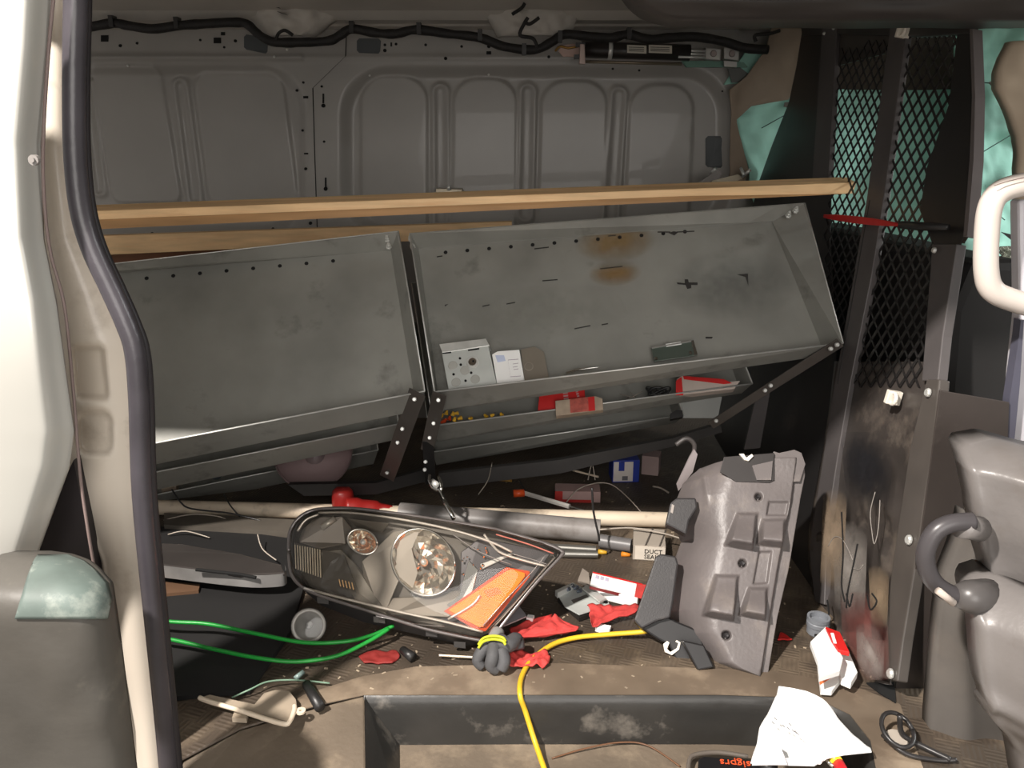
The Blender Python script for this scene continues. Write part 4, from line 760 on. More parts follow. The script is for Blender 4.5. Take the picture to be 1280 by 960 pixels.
# assorted thin wires under the shelf
WL = (('pale wire arching behind the red end carton', card, [(708, 628, .01), (722, 612, .04), (745, 604, .05), (765, 606, .05), (785, 622, .03), (803, 642, .01)], .0016),
      ('yellowish stick of conduit under the right rack', M('yellow_brown', (150, 112, 40), .5), [(552, 600, .01), (590, 598, .01), (640, 601, .01)], .004),
      ('thin grey wire leaning up beside the screwdriver', card, [(598, 618, .02), (610, 600, .05), (615, 578, .08)], .0015),
      ('short white stick behind the red end carton', cream, [(716, 588, .03), (748, 596, .03)], .0035),
      ('black wire lying left of the screwdriver', blackp, [(644, 588, .05), (650, 602, .03), (662, 622, .01)], .0024),
      ('dark wire looping over the grey trunking at left', blackp, [(215, 612, .06), (226, 628, .06), (240, 636, .05), (290, 642, .04), (330, 652, .02)], .0024),
      ('dark wire crossing the cream pipe at left', blackp, [(280, 618, .06), (288, 632, .06), (300, 646, .03)], .0022),
      ('pale wire curling below the grey trunking', card, [(205, 650, .02), (240, 643, .04), (275, 646, .03), (290, 655, .01)], .0018),
      ('thin pale wire standing left of the headlight', card, [(322, 668, .05), (328, 686, .03), (345, 700, .03)], .0016),
      ('grey wire behind the blue carton', card, [(816, 608, .02), (826, 610, .02), (836, 616, .01)], .003),
      ('upright dark wire beside the arching wire', card, [(735, 600, .02), (740, 580, .06), (744, 600, .02)], .0018),
      ('pale wire tangled under the left trunking', card, [(210, 668, .02), (232, 664, .03), (262, 672, .02)], .0016))
for lb, mt, pth, r in WL: obj('loose_wire', MB().tube(cr([F(*p) for p in pth], 5), r, 6), mt, None, smooth=True, label=lb, cat='wire')
# screwdriver
sd = emp('screwdriver', F(695, 630), 'clear-handled screwdriver with an orange cap lying behind the pipes', 'screwdriver')
obj('orange_cap', MB().tube([F(642, 617, .04), F(655, 616, .04)], .0115, 12), M('orange_cap', (220, 84, 34), .4), sd, smooth=True)
obj('clear_handle', MB().tube([F(655, 616, .04), F(712, 633, .035)], .0075, 6), M('acrylic', (186, 182, 176), .15, coat=.6), sd)
obj('shaft', MB().tube([F(712, 633, .035), F(742, 642, .03)], .0032, 8), chrome, sd, smooth=True)
# orange wire nuts by the conduits
for i, (x, y, m_, lb) in enumerate(((752, 690, wn, 'yellow wire connector at the conduit end'), (781, 693, M('orange_nut', (222, 132, 30), .5), 'orange wire connector by the DUCT SEAL carton'))):
    obj('wire_connector', MB().lathe(F(x, y, .006), (1, -.4, .1), [(0, -.01), (.007, -.008), (.006, .002), (.004, .014), (0, .014)], 9), m_, None, smooth=True, label=lb, cat='connector')
# combination wrench / rod hanging from strap
wrn = emp('hook_rod', P(550, 610, 1.8), 'chrome rod with an open hooked eye hanging from the rack centre strap', 'rod')
pth = [(538, 592, 1.92), (540, 602, 1.90), (547, 612, 1.87)]
obj('eye', MB().tube(cr([P(x, y, Y) for x, y, Y in ((537, 594, 1.93), (537, 602, 1.91), (542, 610, 1.89), (550, 613, 1.87), (552, 606, 1.88), (548, 596, 1.91))], 5), .0042, 8), chrome, wrn, smooth=True)
obj('rod', MB().tube([P(549, 613, 1.87), P(567, 648, 1.75)], .0055, 10), chrome, wrn, smooth=True)
obj('socket', MB().tube([P(541, 600, 1.93), P(545, 606, 1.88)], [.004, .009], 8), zinc, wrn, smooth=True)
# red caulk-gun-like plastic funnel
rf = emp('red_scoop', F(440, 640), 'red plastic funnel-shaped tool behind the headlight', 'tool')
redp = M('red_plastic', (158, 34, 30), .4)
m = MB().lathe(F(430, 640, .02), (0, -.05, 1), [(.030, -.015), (.032, .02), (.031, .05), (.028, .066), (.02, .074), (0, .076)], 20); obj('bell', m, redp, rf, smooth=True)
obj('spout', MB().tube(cr([F(*p) for p in ((432, 634, .05), (452, 634, .045), (475, 636, .035), (494, 640, .028))], 4), [.027]*4+[.022]*4+[.016]*4+[.006], 12), redp, rf, smooth=True)
# translucent bowl and tape roll on the floor, behind
bw = emp('plastic_bowl', P(392, 605, 2.3), 'translucent pinkish round plastic lid leaning under the left rack', 'bowl')
bc = P(392, 566, 2.22); bx = V((.1, -.8, .55)).normalized()
m = MB().lathe(bc, bx, [(.112, .02), (.115, .014), (.108, 0), (.085, -.02), (.05, -.03), (.02, -.026), (0, -.026)], 36); obj('dish', m, M('pink_translucent', (150, 128, 128), .4, var=.08), bw, smooth=True)
obj('hub', MB().lathe(bc, bx, [(0, -.012), (.018, -.014), (.03, -.024)], 14), M('pink_hub', (120, 104, 104), .4), bw, smooth=True); obj('centre_hole', MB().lathe(bc, bx, [(0, -.0105), (.007, -.0105), (.007, -.012)], 10), holem, bw)
tr_ = emp('tape_roll', P(268, 592, 2.25), 'small roll of shiny bluish tape under the left rack', 'tape')
tc_ = P(268, 586, 2.25); obj('tape_wound', MB().tube([tc_+V((-.03, .0, 0)), tc_+V((.02, -.03, .0))], .022, 16), M('tape_silver', (120, 128, 136), .25, .5, .3, 40), tr_, smooth=True)
obj('core', MB().tube([tc_+V((.019, -.031, 0)), tc_+V((.023, -.033, .0))], .009, 12), blackp, tr_, smooth=True)
# chrome bumper trim plate at left
ct = emp('chrome_trim_piece', F(290, 730), 'dark chrome-edged vehicle trim piece on the floor left of the headlight', 'trim piece')
slab('top_plate', [(150, 676), (230, 680), (300, 692), (352, 706), (356, 716), (300, 718), (205, 706), (150, 700)], ZP(.075), .01, M('smoked_plate', (66, 62, 60), .25, .2, coat=.5), ct, bevel=.003)
tp_ = [F(150, 700, .074), F(205, 707, .074), F(300, 718, .074), F(345, 718, .074), F(357, 714, .074), F(356, 706, .074)]
tp_ = cr(tp_, 5); g = MB(); nn_ = len(tp_); g.add([p for p in tp_]+[p-V((0, 0, .032)) for p in tp_], [(i, i+1, nn_+i+1, nn_+i) for i in range(nn_-1)]); obj('chrome_edge', g, M('worn_chrome', (150, 148, 146), .3, .4, .2, 12), ct, smooth=True)
g = MB().tube([F(245, 712, .085), F(300, 718, .08), F(320, 722, .075)], .004, 6); obj('dark_slot', g, holem, ct)
slab('tan_panel', [(150, 722), (250, 730), (248, 738), (205, 742), (150, 744)], ZP(.02), .018, M('tan_dull', (96, 70, 50), .7), None, label='dull tan panel edge beneath the chrome-edged trim piece', cat='panel')
slab('floor_shade_sheet', [(150, 655), (300, 664), (385, 676), (378, 740), (362, 790), (312, 862), (240, 868), (150, 880)], ZP(.012), .010, M('shade_black', (22, 21, 21), .8, var=.1), None, label='flat black sheet under the green cables, standing in for the pillar shadow', cat='shade sheet')  # black sheet puts the pillar's shadow on the floor as colour
# small round fog lamp
FS = lambda L: [(a*.76, b*.76) for a, b in L]
fl = emp('fog_lamp', F(384, 800), 'small round fog lamp under the left end of the headlight', 'lamp')
c = F(386, 782, .05); ax = (EYE-c).normalized(); ax = (ax+V((-.1, -.2, 0))).normalized()
obj('lamp_housing', MB().lathe(c, ax, FS([(0, -.08), (.03, -.075), (.045, -.03), (.049, 0), (.046, .006)]), 28), dkgrey, fl, smooth=True)
obj('reflector_bowl', MB().lathe(c, ax, FS([(.043, .003), (.036, -.01), (.02, -.025), (0, -.03)]), 28), silverp, fl, smooth=True); obj('lamp_rim', MB().lathe(c, ax, FS([(.037, .005), (.04, .010), (.046, .008), (.048, .0)]), 28), M('rim_grey', (150, 146, 140), .3, coat=.3), fl, smooth=True)
obj('bulb_cap', MB().lathe(c, ax, FS([(0, .004), (.008, .002), (.01, -.015)]), 12), zinc, fl, smooth=True)
lensdirty = clear('fog_lens', (235, 235, 235), .05, .05, .12); obj('lens', MB().lathe(c, ax, FS([(0, .011), (.02, .0095), (.04, .006)]), 28), lensdirty, fl, smooth=True)
# clear scoop / white holster and marker
ws_ = emp('clear_plastic_cover', F(330, 900), 'translucent cream plastic lamp cover with a tab lying on the floor at lower left', 'cover')
sm = M('cream_translucent', (168, 154, 136), .35, var=.1); se = M('cream_edge', (226, 210, 188), .35)
slab('cover_sheet', [(250, 872), (262, 868), (318, 880), (330, 866), (345, 862), (362, 864), (370, 874), (372, 888), (362, 902)], ZP(.018), .004, sm, ws_, bevel=.001)
obj('cover_rim', MB().tube(cr([F(*p) for p in ((249, 872, .02), (262, 877, .02), (300, 888, .021), (330, 898, .022), (355, 905, .022), (362, 902, .022), (368, 888, .022), (368, 882, .022))], 4), .0045, 8), se, ws_, smooth=True)
obj('cover_tab', MB().lathe(F(376, 890, .018), (0, 0, 1), [(.003, 0), (.003, .004), (.009, .004), (.009, 0)], 14), se, ws_)
slab('cover_foot', [(293, 888), (310, 892), (308, 898), (290, 897)], ZP(.012), .01, sm, ws_)
mk2 = emp('marker_pen', F(390, 872), 'black marker pen lying right of the translucent plastic cover', 'marker')
obj('barrel', MB().tube([F(383, 855, .012), F(400, 884, .012)], [.009, .0105], 12), blackp, mk2, smooth=True); obj('clear_tip', MB().tube([F(369, 848, .01), F(379, 840, .012)], .005, 10), M('tip_clear', (130, 150, 146), .2), mk2, smooth=True)
obj('black_pen_cap', MB().tube([F(503, 812, .012), F(516, 822, .012)], [.008, .0105], 10), blackp, None, smooth=True, label='short black cap on the floor right of the dull red scrap', cat='cap')
# ------------------------------------------------------------------ the headlight
HA, HB_, HC = F(604, 806, .025), P(385, 742, 1.50), P(400, 640, 1.60)
HP = PL3(HA, HB_, HC)
hl = emp('headlight', F(500, 800), 'large clear vehicle headlight with an amber reflector lying on the floor', 'headlight')
OUT = [(361, 690), (362, 668), (368, 654), (380, 643), (398, 637), (440, 636), (500, 643), (560, 652), (620, 662), (680, 679), (702, 689), (700, 696), (672, 726), (640, 765), (618, 793), (606, 800), (590, 798), (530, 785), (460, 763), (400, 744), (376, 732), (364, 716)]
Hc_ = V((0, 0, 0))
for p in OUT: Hc_ += onpl(*p, HP)
Hc_ /= len(OUT)
HD = (-HP[1]*.6+V((0, .3, -.35))).normalized()
def loft(scales, closed_back=True):
    m = MB(); n = len(OUT); vs = []
    for s_, d in scales:
        for p in OUT: q = onpl(*p, HP); vs.append(Hc_+(q-Hc_)*s_-HP[1]*d)
    fs = [(k*n+i, k*n+(i+1) % n, (k+1)*n+(i+1) % n, (k+1)*n+i) for k in range(len(scales)-1) for i in range(n)]
    if closed_back: fs.append(tuple(range((len(scales)-1)*n, len(scales)*n)))
    return m.add(vs, fs)
obj('housing', loft([(.975, .004), (1.0, .0), (1.0, .02), (.97, .03), (.90, .045), (.6, .06)]), blackp, hl, smooth=False)
# the shell's lower flank, thick black wall seen under the lens
g = MB(); low = [(372, 728), (400, 744), (460, 763), (530, 785), (590, 798), (606, 800)]; lowb = [(384, 742), (402, 757), (455, 778), (530, 795), (585, 808), (604, 810)]
vs = [onpl(*p, off(HP, -.012)) for p in low]+[onpl(*p, off(HP, -.05)) for p in lowb]; n = len(low)
g.add(vs, [(i, i+1, n+i+1, n+i) for i in range(n-1)]); obj('lower_flank', g, M('flank_dark', (52, 50, 50), .35, var=.2, dirt=((96, 90, 84), .2, 10)), hl, smooth=True)
g = MB()
for x, y in ((405, 748), (475, 772), (540, 789), (575, 803)): c = onpl(x, y+3, off(HP, -.02)); g.poly([c+V((-.012, 0, -.006)), c+V((.012, 0, -.009)), c+V((.012, 0, .006)), c+V((-.012, 0, .008))], HP[1]*.012)
obj('housing_lug', g, dkgrey, hl)
inner = M('bezel_dark_chrome', (70, 66, 61), .35, .4, .12, 8); bez = M('bezel_satin', (112, 106, 98), .45, .35, .12, 8)
obj('bezel_back', loft([(.955, .004), (.95, .034)]), inner, hl)
def hs(name, pts, d, th, mat, **k): return slab(name, pts, off(HP, d), th, mat, hl, **k)
# tilted satin bezel blades between the two lamps
def blade(name, quad, ds, mat, th=.004):
    m = MB(); ps_ = [onpl(x, y, off(HP, d)) for (x, y), d in zip(quad, ds)]; c = sum(ps_, V())/len(ps_)
    m.add(ps_+[p-HP[1]*th for p in ps_], [tuple(range(len(ps_))), tuple(range(2*len(ps_)-1, len(ps_)-1, -1))]+[(i, i+len(ps_), (i+1) % len(ps_)+len(ps_), (i+1) % len(ps_)) for i in range(len(ps_))]); return obj(name, m, mat, hl, bevel=.002)
blade('bezel_blade', [(492, 664), (527, 660), (514, 690), (478, 776), (458, 752), (452, 702)], [-.006, -.006, -.03, -.012, -.03, -.012], bez)
blade('bezel_blade', [(398, 690), (426, 686), (444, 704), (474, 745), (484, 768), (452, 762), (426, 724)], [-.01, -.02, -.02, -.02, -.008, -.008, -.02], M('bezel_mid', (92, 87, 79), .45, .35))
blade('bezel_blade', [(384, 656), (400, 646), (428, 646), (440, 660), (432, 680), (400, 686), (374, 678)], [-.008, -.006, -.006, -.024, -.026, -.012, -.01], M('bezel_upper', (98, 92, 86), .42, .35))
blade('bezel_blade', [(434, 648), (486, 654), (478, 666), (446, 658)], [-.006, -.006, -.026, -.026], bez)
blade('bezel_blade', [(530, 745), (570, 738), (600, 742), (560, 772), (490, 768), (470, 748)], [-.02, -.02, -.01, -.008, -.008, -.018], bez)
obj('park_lamp_slot', MB().tube([onpl(402, 660, off(HP, -.006)), onpl(419, 648, off(HP, -.006))], .0075, 10), M('slot_light', (176, 172, 164), .3, .4), hl, smooth=True)
# faceted reflector bowls
def facets(name, cx, cy, rx, ry, dep, nring, nseg, sk=0):
    c0 = onpl(cx, cy, off(HP, -.004)); ux = (onpl(cx+rx, cy+sk, off(HP, -.004))-c0); uy = (onpl(cx, cy-ry, off(HP, -.004))-c0); m = MB(); random.seed(int(cx)); vs = []; fs = []
    for i in range(nring+1):
        r = 1-i/nring*.94; d = dep*(1-r*r)
        for k in range(nseg):
            a = 2*math.pi*k/nseg; j = .003*random.uniform(-1, 1) if 0 < i < nring else 0; vs.append(c0+ux*math.cos(a)*r+uy*math.sin(a)*r-HP[1]*(d+j))
    for i in range(nring):
        for k in range(nseg): fs.append((i*nseg+k, i*nseg+(k+1) % nseg, (i+1)*nseg+(k+1) % nseg, (i+1)*nseg+k))
    fs.append(tuple(range(nring*nseg, (nring+1)*nseg))); m.add(vs, fs); rf_ = obj(name, m, M('reflector_chrome', (236, 230, 218), .16, .92, .05), hl)
    ring = [c0+ux*math.cos(a*math.pi/18)*1.02+uy*math.sin(a*math.pi/18)*1.02 for a in range(37)]; obj('reflector_rim', MB().tube(ring, .0026, 6), chrome, rf_, smooth=True)
    q = c0-HP[1]*dep*.9; obj('bulb', MB().tube([q, q+HP[1]*dep*.45, q+HP[1]*dep*.55], [.009, .009, .003], 10), M('bulb_copper', (206, 150, 120), .25, .5), rf_, smooth=True)
    obj('bulb_glass', MB().tube([q+HP[1]*.01, q+HP[1]*dep*.8], .006, 10), zinc, rf_, smooth=True)
    return rf_
facets('low_beam_reflector', 529, 702, 39, 40, .032, 5, 20, 6)
facets('high_beam_reflector', 453, 677, 18, 15, .025, 4, 14, 3)
hs('reflector_shield', [(490, 712), (514, 684), (522, 716), (516, 735), (500, 722)], -.007, .004, bez)
# ribbed side marker window
g = MB()
for k in range(11): x = 369+k*3.1; g.bar(onpl(x, 681+k*.6, off(HP, -.004)), onpl(x+1, 711+k*1.1, off(HP, -.004)), HP[1].cross(V((0, 0, 1)))*.0028, HP[1]*.004)
obj('ribbed_optic', g, M('rib_light', (190, 180, 160), .25, .3), hl)
hs('marker_back', [(367, 678), (430, 694), (446, 736), (370, 712)], -.012, .003, M('marker_dark', (64, 60, 54), .3, .3))
g = MB()
for k in range(5): x = 424+k*4; g.bar(onpl(x, 724+k, off(HP, -.008)), onpl(x+2, 733+k, off(HP, -.008)), HP[1].cross(V((0, 0, 1)))*.0025, HP[1]*.004)
obj('ribbed_optic', g, M('rib_warm', (220, 180, 130), .25, .3), hl)
# turn-signal side: smoked chamber and amber reflector
blade('corner_chamber', [(576, 690), (600, 672), (690, 690), (640, 760), (600, 792), (545, 778), (575, 745)], [-.02, -.016, -.01, -.014, -.012, -.012, -.02], M('chamber', (58, 56, 60), .3, .35))
blade('corner_strut', [(558, 756), (574, 744), (586, 700), (598, 712), (590, 742), (570, 764)], [-.008, -.01, -.014, -.016, -.01, -.008], chrome, .003)
blade('corner_strut', [(600, 705), (640, 690), (642, 693), (602, 712)], [-.012, -.01, -.01, -.012], silverp, .003)
g = MB(); random.seed(9)
for k in range(16): x = random.uniform(574, 612); y = random.uniform(684, 742); c = onpl(x, y, off(HP, -.008)); g.ball(c, random.uniform(.0015, .0035), 6)
obj('sparkling_facet', g, chrome, hl)
AM = [(560, 763), (634, 713), (640, 711), (656, 716), (657, 720), (637, 746), (604, 784), (598, 784)]
am = hs('amber_reflector', AM, .002, .008, orange, bevel=.002)
hs('amber_frame', [(555, 764), (633, 709), (662, 714), (662, 721), (607, 789), (598, 789)], -.0045, .004, M('amber_dark', (190, 66, 10), .5, spec=.2))
g = MB()
for t in range(14):
    u_ = t/13; a = onpl(562+74*u_, 765-51*u_+1, off(HP, .0024)); b = onpl(600+56*u_, 783-66*u_, off(HP, .0024)); g.bar(a, b, HP[1].cross(b-a).normalized()*.001, HP[1]*.0008)
obj('amber_prism', g, M('amber_line', (255, 142, 14), .5, spec=.2), am); slab('amber_square', [(604, 738), (622, 734), (628, 741), (610, 747)], off(HP, .003), .0006, M('amber_patch', (226, 104, 10), .3), am)
# clear lens with raised edge bands
lensm = clear('headlight_lens', (246, 244, 240), .05, .02, .06, (186, 178, 166), 16)
m = MB(); n = len(OUT); vs = []
for s_, d in ((1.0, -.001), (.99, .008), (.95, .015), (.86, .021), (.7, .027), (.5, .032), (.3, .035), (.12, .036)):
    for p in OUT: q = onpl(*p, HP); vs.append(Hc_+(q-Hc_)*s_+HP[1]*d)
fs = [(k*n+i, k*n+(i+1) % n, (k+1)*n+(i+1) % n, (k+1)*n+i) for k in range(7) for i in range(n)]+[tuple(range(7*n, 8*n))]
m.add(vs, fs); obj('lens', m, lensm, hl, smooth=True)
ed = cr([onpl(*p, off(HP, .003)) for p in OUT+OUT[:1]], 4); obj('lens_rim', MB().tube(ed, .0045, 8), M('rim_smoked', (104, 98, 96), .18, .3, coat=.6), hl, smooth=True)
for pth, r in (([(398, 641), (440, 641), (500, 649), (560, 661), (610, 676), (640, 690)], .0028), ([(380, 735), (430, 748), (500, 765), (560, 778), (604, 790)], .003), ([(372, 664), (382, 650), (398, 643)], .003), ([(605, 668), (616, 682), (628, 692), (660, 702), (684, 708)], .0028), ([(560, 774), (590, 756), (600, 744)], .0025), ([(610, 792), (640, 758), (676, 716), (694, 696)], .0022)):
    obj('lens_ridge', MB().tube(cr([onpl(x, y, off(HP, .006)) for x, y in pth], 4), r, 6), M('ridge_gloss', (214, 208, 200), .15, .5, coat=.5), hl, smooth=True)
for pth in ([(604, 782), (632, 750), (664, 716), (682, 694)], [(640, 692), (668, 700), (686, 706)], [(612, 786), (644, 752), (674, 718), (690, 700)], [(566, 668), (600, 690), (640, 706)], [(470, 770), (520, 780), (556, 783)]):
    obj('lens_ridge', MB().tube(cr([onpl(x, y, off(HP, .006)) for x, y in pth], 4), .0012, 6), M('ridge_dim', (150, 146, 146), .2, .4), hl, smooth=True)
obj('lens_ridge', MB().tube(cr([onpl(x, y, off(HP, .004)) for x, y in ((620, 668), (660, 680), (692, 692))], 4), .0016, 6), M('ridge_pink', (206, 120, 108), .3), hl, smooth=True)
# ------------------------------------------------------------------ fender liner
LP = PL3(F(845, 838, .0), F(960, 848, .0), P(1000, 575, 1.62))
LLx = [(572, 880), (580, 870), (592, 858), (617, 848), (650, 850), (668, 856), (690, 848), (720, 842), (760, 838), (790, 850), (812, 872), (828, 885), (836, 905), (847, 950)]
LRx = [(572, 1003), (577, 1007), (593, 1008), (623, 1002), (713, 987), (773, 973), (845, 961), (847, 961)]
Q1 = [(920, 640), (949, 640), (941, 689), (904, 683)]; Q2 = [(951, 648), (984, 647), (978, 686), (944, 682)]; Q3 = [(893, 717), (925, 718), (917, 777), (877, 770)]; Q4 = [(934, 733), (961, 733), (957, 776), (922, 770)]
Q5 = [(948, 688), (966, 688), (960, 730), (940, 731)]; Q6 = [(960, 626), (988, 626), (984, 645), (957, 645)]
def HL(x, y, s, t):
    h = -.10*max(0, (.42-s)/.42)**2
    for q, d in ((Q1, .036), (Q2, .030), (Q3, .036), (Q4, .030)):
        dd = quadin(x, y, q); h += d*1.25*(1-ss(-6, 0, dd))*(.25+.75*ss(min(p[1] for p in q), max(p[1] for p in q)-6, y))
    for q in (Q5, Q6): h -= .008*(1-ss(-2.5, 0, quadin(x, y, q)))
    for cx, cy, r in ((948, 621, 4.5), (928, 704, 5), (908, 794, 5.5)): h -= .02*(1-ss(r-1.5, r+1, math.hypot(x-cx, y-cy)))
    fx = lerp([(567, 997), (623, 990), (707, 973), (840, 952)], y); h -= .014*ss(fx-1.5, fx+1.5, x)
    h += .0003*nz(x*.25, y*.25, 5)+.004*nz(x*.02, y*.02)
    h += .006*math.exp(-((x-(880+(y-572)*.1))/3)**2)*ss(640, 600, y)
    return h
g = relief(LLx, LRx, LP, HL, 130, 190, .004)
ln = emp('fender_liner', F(900, 845), 'large grey-black moulded fender liner propped upright on the floor', 'fender liner')
linm = M('liner_plastic', (102, 96, 95), .42, var=.12, sc_=9, bump=.10, bsc=320, dirt=((124, 116, 110), .3, 10))
obj('liner_shell', g, linm, ln, smooth=True)
def lsl(nm, pts, o, th, mat, **k): return slab(nm, pts, off(LP, o), th, mat, ln, **k)
lsl('top_tab', [(964, 602), (967, 564), (974, 566), (993, 562), (1002, 566), (1007, 580), (1000, 602)], -.004, .004, linm, bevel=.001)
lsl('clip_recess', [(905, 571), (968, 566), (968, 600), (962, 603), (920, 602), (900, 590)], .004, .004, M('recess_dark', (40, 36, 35), .5), bevel=.001)
lsl('inner_tab', [(940, 582), (966, 576), (964, 600), (946, 600)], .008, .004, linm)
for q in ([(924, 567), (930, 567), (933, 572), (940, 567), (942, 570), (936, 576), (931, 575)], [(829, 805), (834, 801), (837, 803), (834, 811), (838, 815), (846, 810), (848, 804), (844, 802), (846, 800), (851, 803), (849, 812), (840, 819), (831, 815)]): lsl('white_clip', q, .010 if q[0][1] < 600 else -.030, .008, whitep, bevel=.001)
darkl = M('liner_dark', (48, 46, 47), .42, var=.15, sc_=9, bump=.1, bsc=300, dirt=((104, 98, 94), .2, 10))
lsl('side_flange', [(820, 695), (826, 692), (845, 695), (848, 705), (842, 750), (838, 772), (822, 776), (802, 786), (792, 776)], -.02, .035, darkl, bevel=.004)
lsl('side_flange', [(802, 786), (796, 780), (820, 762), (845, 776), (874, 788), (880, 806), (872, 838), (856, 842), (848, 832), (836, 806), (824, 800)], -.035, .03, M('flange_black', (27, 26, 27), .4, var=.2), bevel=.004)
lsl('upper_lug', [(832, 655), (838, 628), (846, 622), (870, 622), (872, 634), (862, 650), (858, 668)], -.012, .04, darkl, bevel=.004)
lsl('lug_highlight', [(838, 640), (840, 630), (843, 632), (841, 642)], -.010, .004, M('highlight_pale', (150, 142, 136), .4))  # pale sliver, a highlight painted onto the lug
lsl('foot', [(852, 800), (880, 806), (893, 834), (872, 838)], .0, .03, M('flange_black', (27, 26, 27), .4), bevel=.003)
g = MB()
for cx, cy, r in ((948, 621, .006), (928, 704, .008), (908, 794, .008)): c = onpl(cx, cy, off(LP, -.006)); g.lathe(c, LP[1], [(0, .001), (r*.5, .003), (r*.7, 0)], 10)
obj('fastener', g, darkl, ln)
slab('liner_strip', [(862, 572), (868, 562), (872, 568), (866, 590), (848, 614), (846, 606)], YP(1.75), .006, M('strip_light', (150, 142, 142), .35), None, label='pale plastic strip sticking up at the left top of the fender liner', cat='strip')
obj('black_hose', MB().tube(cr([P(x, y, 1.85) for x, y in ((845, 556), (858, 548), (868, 556), (866, 572))], 5), .006, 8), M('hose_grey', (90, 86, 84), .35), None, smooth=True, label='short dark hose end curling above the fender liner', cat='hose')
# ------------------------------------------------------------------ things at the lower right
gc = emp('pipe_fitting', F(1021, 795), 'small ribbed grey plastic pipe fitting standing against the bulkhead', 'fitting')
c = F(1021, 792, .0); m = MB().lathe(c, (0, 0, 1), [(.019, 0), (.022, .004), (.022, .02), (.024, .022), (.024, .03), (.022, .032), (.024, .034), (.024, .042), (.019, .042), (.019, .03), (0, .028)], 22)
obj('cap_body', m, M('cap_grey', (128, 132, 138), .45), gc, smooth=False); obj('cap_slot', MB().box(tuple(c+V((-.014, -.0235, .008))), tuple(c+V((.008, -.021, .013)))), holem, gc)
cx_ = emp('crushed_carton', F(1045, 850), 'crushed white carton with red and orange print leaning at the foot of the bulkhead', 'carton')
slab('carton_face', [(1013, 802), (1032, 783), (1044, 806), (1054, 822), (1050, 838), (1024, 846), (1022, 826)], ZP(.06), .012, paper, cx_, bevel=.001)
slab('carton_side', [(1032, 783), (1050, 790), (1062, 815), (1048, 812), (1040, 800)], ZP(.066), .01, redm, cx_, bevel=.001)
slab('carton_flap', [(1044, 808), (1062, 816), (1072, 840), (1064, 853), (1052, 848), (1048, 836)], ZP(.035), .015, paper, cx_, bevel=.001)
slab('carton_flap', [(1024, 844), (1050, 830), (1054, 845), (1040, 863), (1026, 862)], ZP(.02), .012, paper, cx_, bevel=.001)
slab('orange_band', [(1024, 850), (1050, 836), (1051, 840), (1025, 856)], ZP(.0206), .0006, M('orange_print', (226, 120, 70), .7), cx_); slab('orange_band', [(1024, 844), (1049, 831), (1050, 834), (1024, 847)], ZP(.0206), .0006, M('salmon_print', (228, 110, 96), .7), cx_)
slab('white_mark', [(1038, 791), (1042, 791), (1046, 804), (1042, 804)], ZP(.0668), .0006, paper, cx_)
# folded paper on the step edge
g = relief([(872, 970), (885, 964), (905, 952), (911, 949), (930, 946), (955, 938)], [(872, 972), (878, 1010), (884, 1030), (905, 1052), (925, 1074), (936, 1088), (944, 1089), (947, 1050), (950, 1030), (957, 1024)], ZP(.02), lambda x, y, s, t: .012*abs(nz(x*.02, y*.03))+.02*ss(0, 1, s)*ss(.5, 0, t), 40, 30, .0015)
pp_ = emp('folded_paper', F(1000, 920), 'folded sheet of white paper lying over the step edge', 'paper'); obj('sheet', g, paper, pp_, smooth=True)
slab('fold_flap', [(952, 913), (975, 930), (984, 955), (940, 956)], ZP(.055), .0015, M('paper_shade', (226, 224, 226), .8), pp_)
slab('fold_flap', [(945, 945), (1030, 950), (1018, 957), (942, 955)], ZP(.05), .0015, M('paper_shade', (226, 224, 226), .8), pp_)
g = MB()
for k, (x, y) in enumerate(((968, 897), (965, 902), (978, 906), (984, 909), (990, 912), (993, 914), (996, 916), (986, 904))): g.bar(F(x, y, .052), F(x+3, y+3, .052), (.0012, .0006, 0), (0, 0, .0004))
obj('pencil_marks', g, M('pencil', (120, 116, 120), .8), pp_)
# coiled black ring cable
g = MB(); c = F(1122, 912, .03)
rg = [c+V((.026*math.cos(a), .03*math.sin(a), .012*math.sin(a))) for a in [i*2*math.pi/20 for i in range(21)]]; g.tube(rg, .004, 8)
g.tube(cr([c+V((.0, .0, .03)), c+V((.01, 0, -.01)), c+V((.04, -.02, -.02)), c+V((.07, -.05, -.02))], 5), .005, 8); g.tube(cr([c+V((-.026, 0, -.01)), c+V((0, -.035, -.02)), c+V((.05, -.045, -.025)), c+V((.08, -.05, -.02))], 5), .004, 8)
obj('cable_ring', g, M('ring_black', (44, 42, 42), .35), None, smooth=True, label='black cable bent into a ring at the foot of the black side panel', cat='cable')
obj('ring_disc', MB().lathe(c+V((0, 0, -.02)), (0, -.2, 1), [(0, .004), (.018, .004), (.02, 0)], 16), card, None, label='small pale disc lying inside the black cable ring', cat='disc')
slab('floor_bracket', [(1083, 853), (1118, 852), (1120, 878), (1100, 866)], ZP(.004), .003, holem, None, label='dark gap plate under the bulkhead corner', cat='plate')
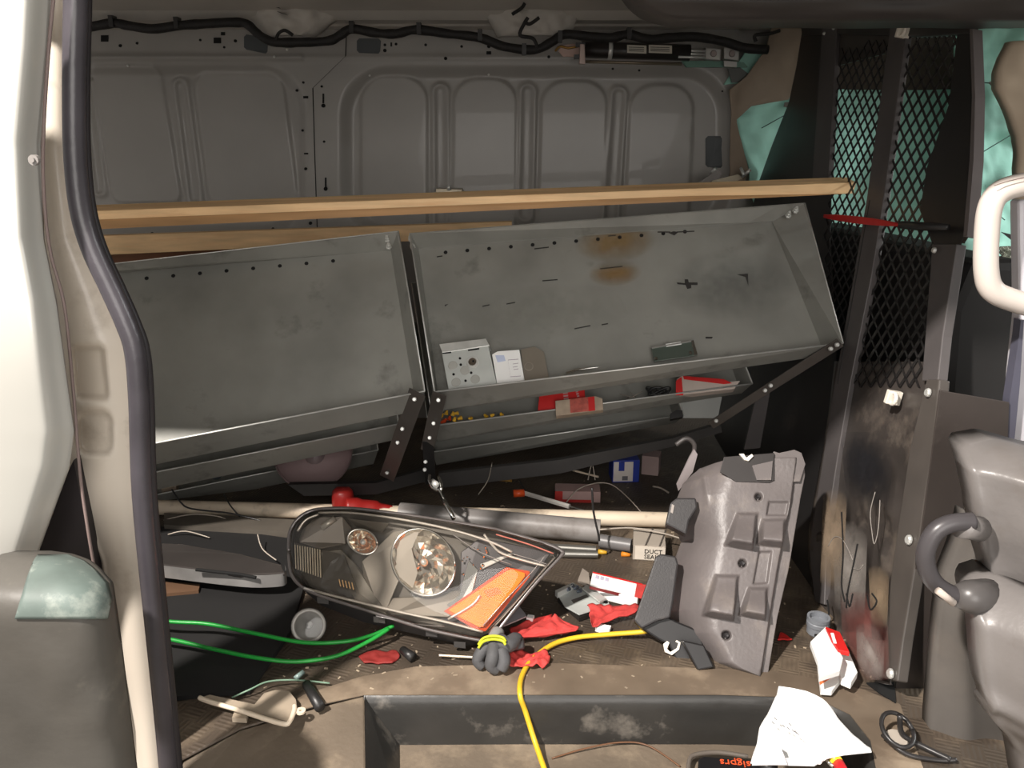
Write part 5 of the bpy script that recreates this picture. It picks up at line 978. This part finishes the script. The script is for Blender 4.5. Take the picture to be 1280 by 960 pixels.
# black tool with orange lettering and screwdriver with yellow and red handle
bt = emp('black_tool', F(905, 965, -.1), 'black tool case with orange lettering at the bottom edge on the step', 'tool case')
slab('tool_body', [(873, 948), (880, 945), (940, 950), (960, 958), (975, 1000), (872, 1000)], ZP(-.055), .05, M('tool_black', (26, 26, 28), .35), bt, bevel=.003)
t0 = F(938, 952.5, -.0545); tx = (F(880, 948, -.0545)-t0)
text('lettering', 'sigprs', t0+V((0, 0, .001)), tx, (0, -1, 0), .024, M('orange_letter', (240, 92, 50), .5), bt)
obj('tool_grip', MB().ball(F(960, 958, -.05), .018, 10), blackp, bt, smooth=True)
obj('tool_frame', MB().tube(cr([F(*p) for p in ((860, 975, -.09), (862, 950, -.09), (872, 943, -.09), (900, 941, -.09), (935, 946, -.09))], 5), .0045, 8), M('frame_grey', (110, 102, 94), .4), bt, smooth=True)
sdr = emp('striped_screwdriver', F(1050, 955), 'screwdriver with a red and yellow handle under the folded paper', 'screwdriver')
obj('handle', MB().tube([F(1043, 946, .012), F(1052, 962, .012), F(1058, 985, .012)], .010, 12), M('red_handle', (206, 40, 48), .35), sdr, smooth=True); obj('yellow_end', MB().tube([F(1042, 947, .013), F(1047, 954, .013)], .0105, 12), M('handle_yellow', (236, 206, 40), .35), sdr, smooth=True)
obj('shaft', MB().tube([F(1030, 948, .012), F(1042, 958, .010)], .004, 8), chrome, sdr, smooth=True)
# crumbs and litter nobody could count
random.seed(11); g = MB()
for _ in range(420):
    x = random.uniform(220, 1100); y = random.uniform(600, 862); p = F(x, y, .0); s_ = random.uniform(.0006, .0018)
    a = random.uniform(0, 3.14); u_ = V((math.cos(a), math.sin(a), 0))*s_*random.uniform(1, 3); v_ = V((-math.sin(a), math.cos(a), 0))*s_
    g.poly([p-u_-v_, p+u_-v_, p+u_+v_, p-u_+v_], (0, 0, s_))
obj('floor_debris', g, M('debris', (176, 160, 138), .8, var=.4, sc_=3), None, label='crumbs and grit scattered over the brown floor mat', cat='debris', kind='stuff')
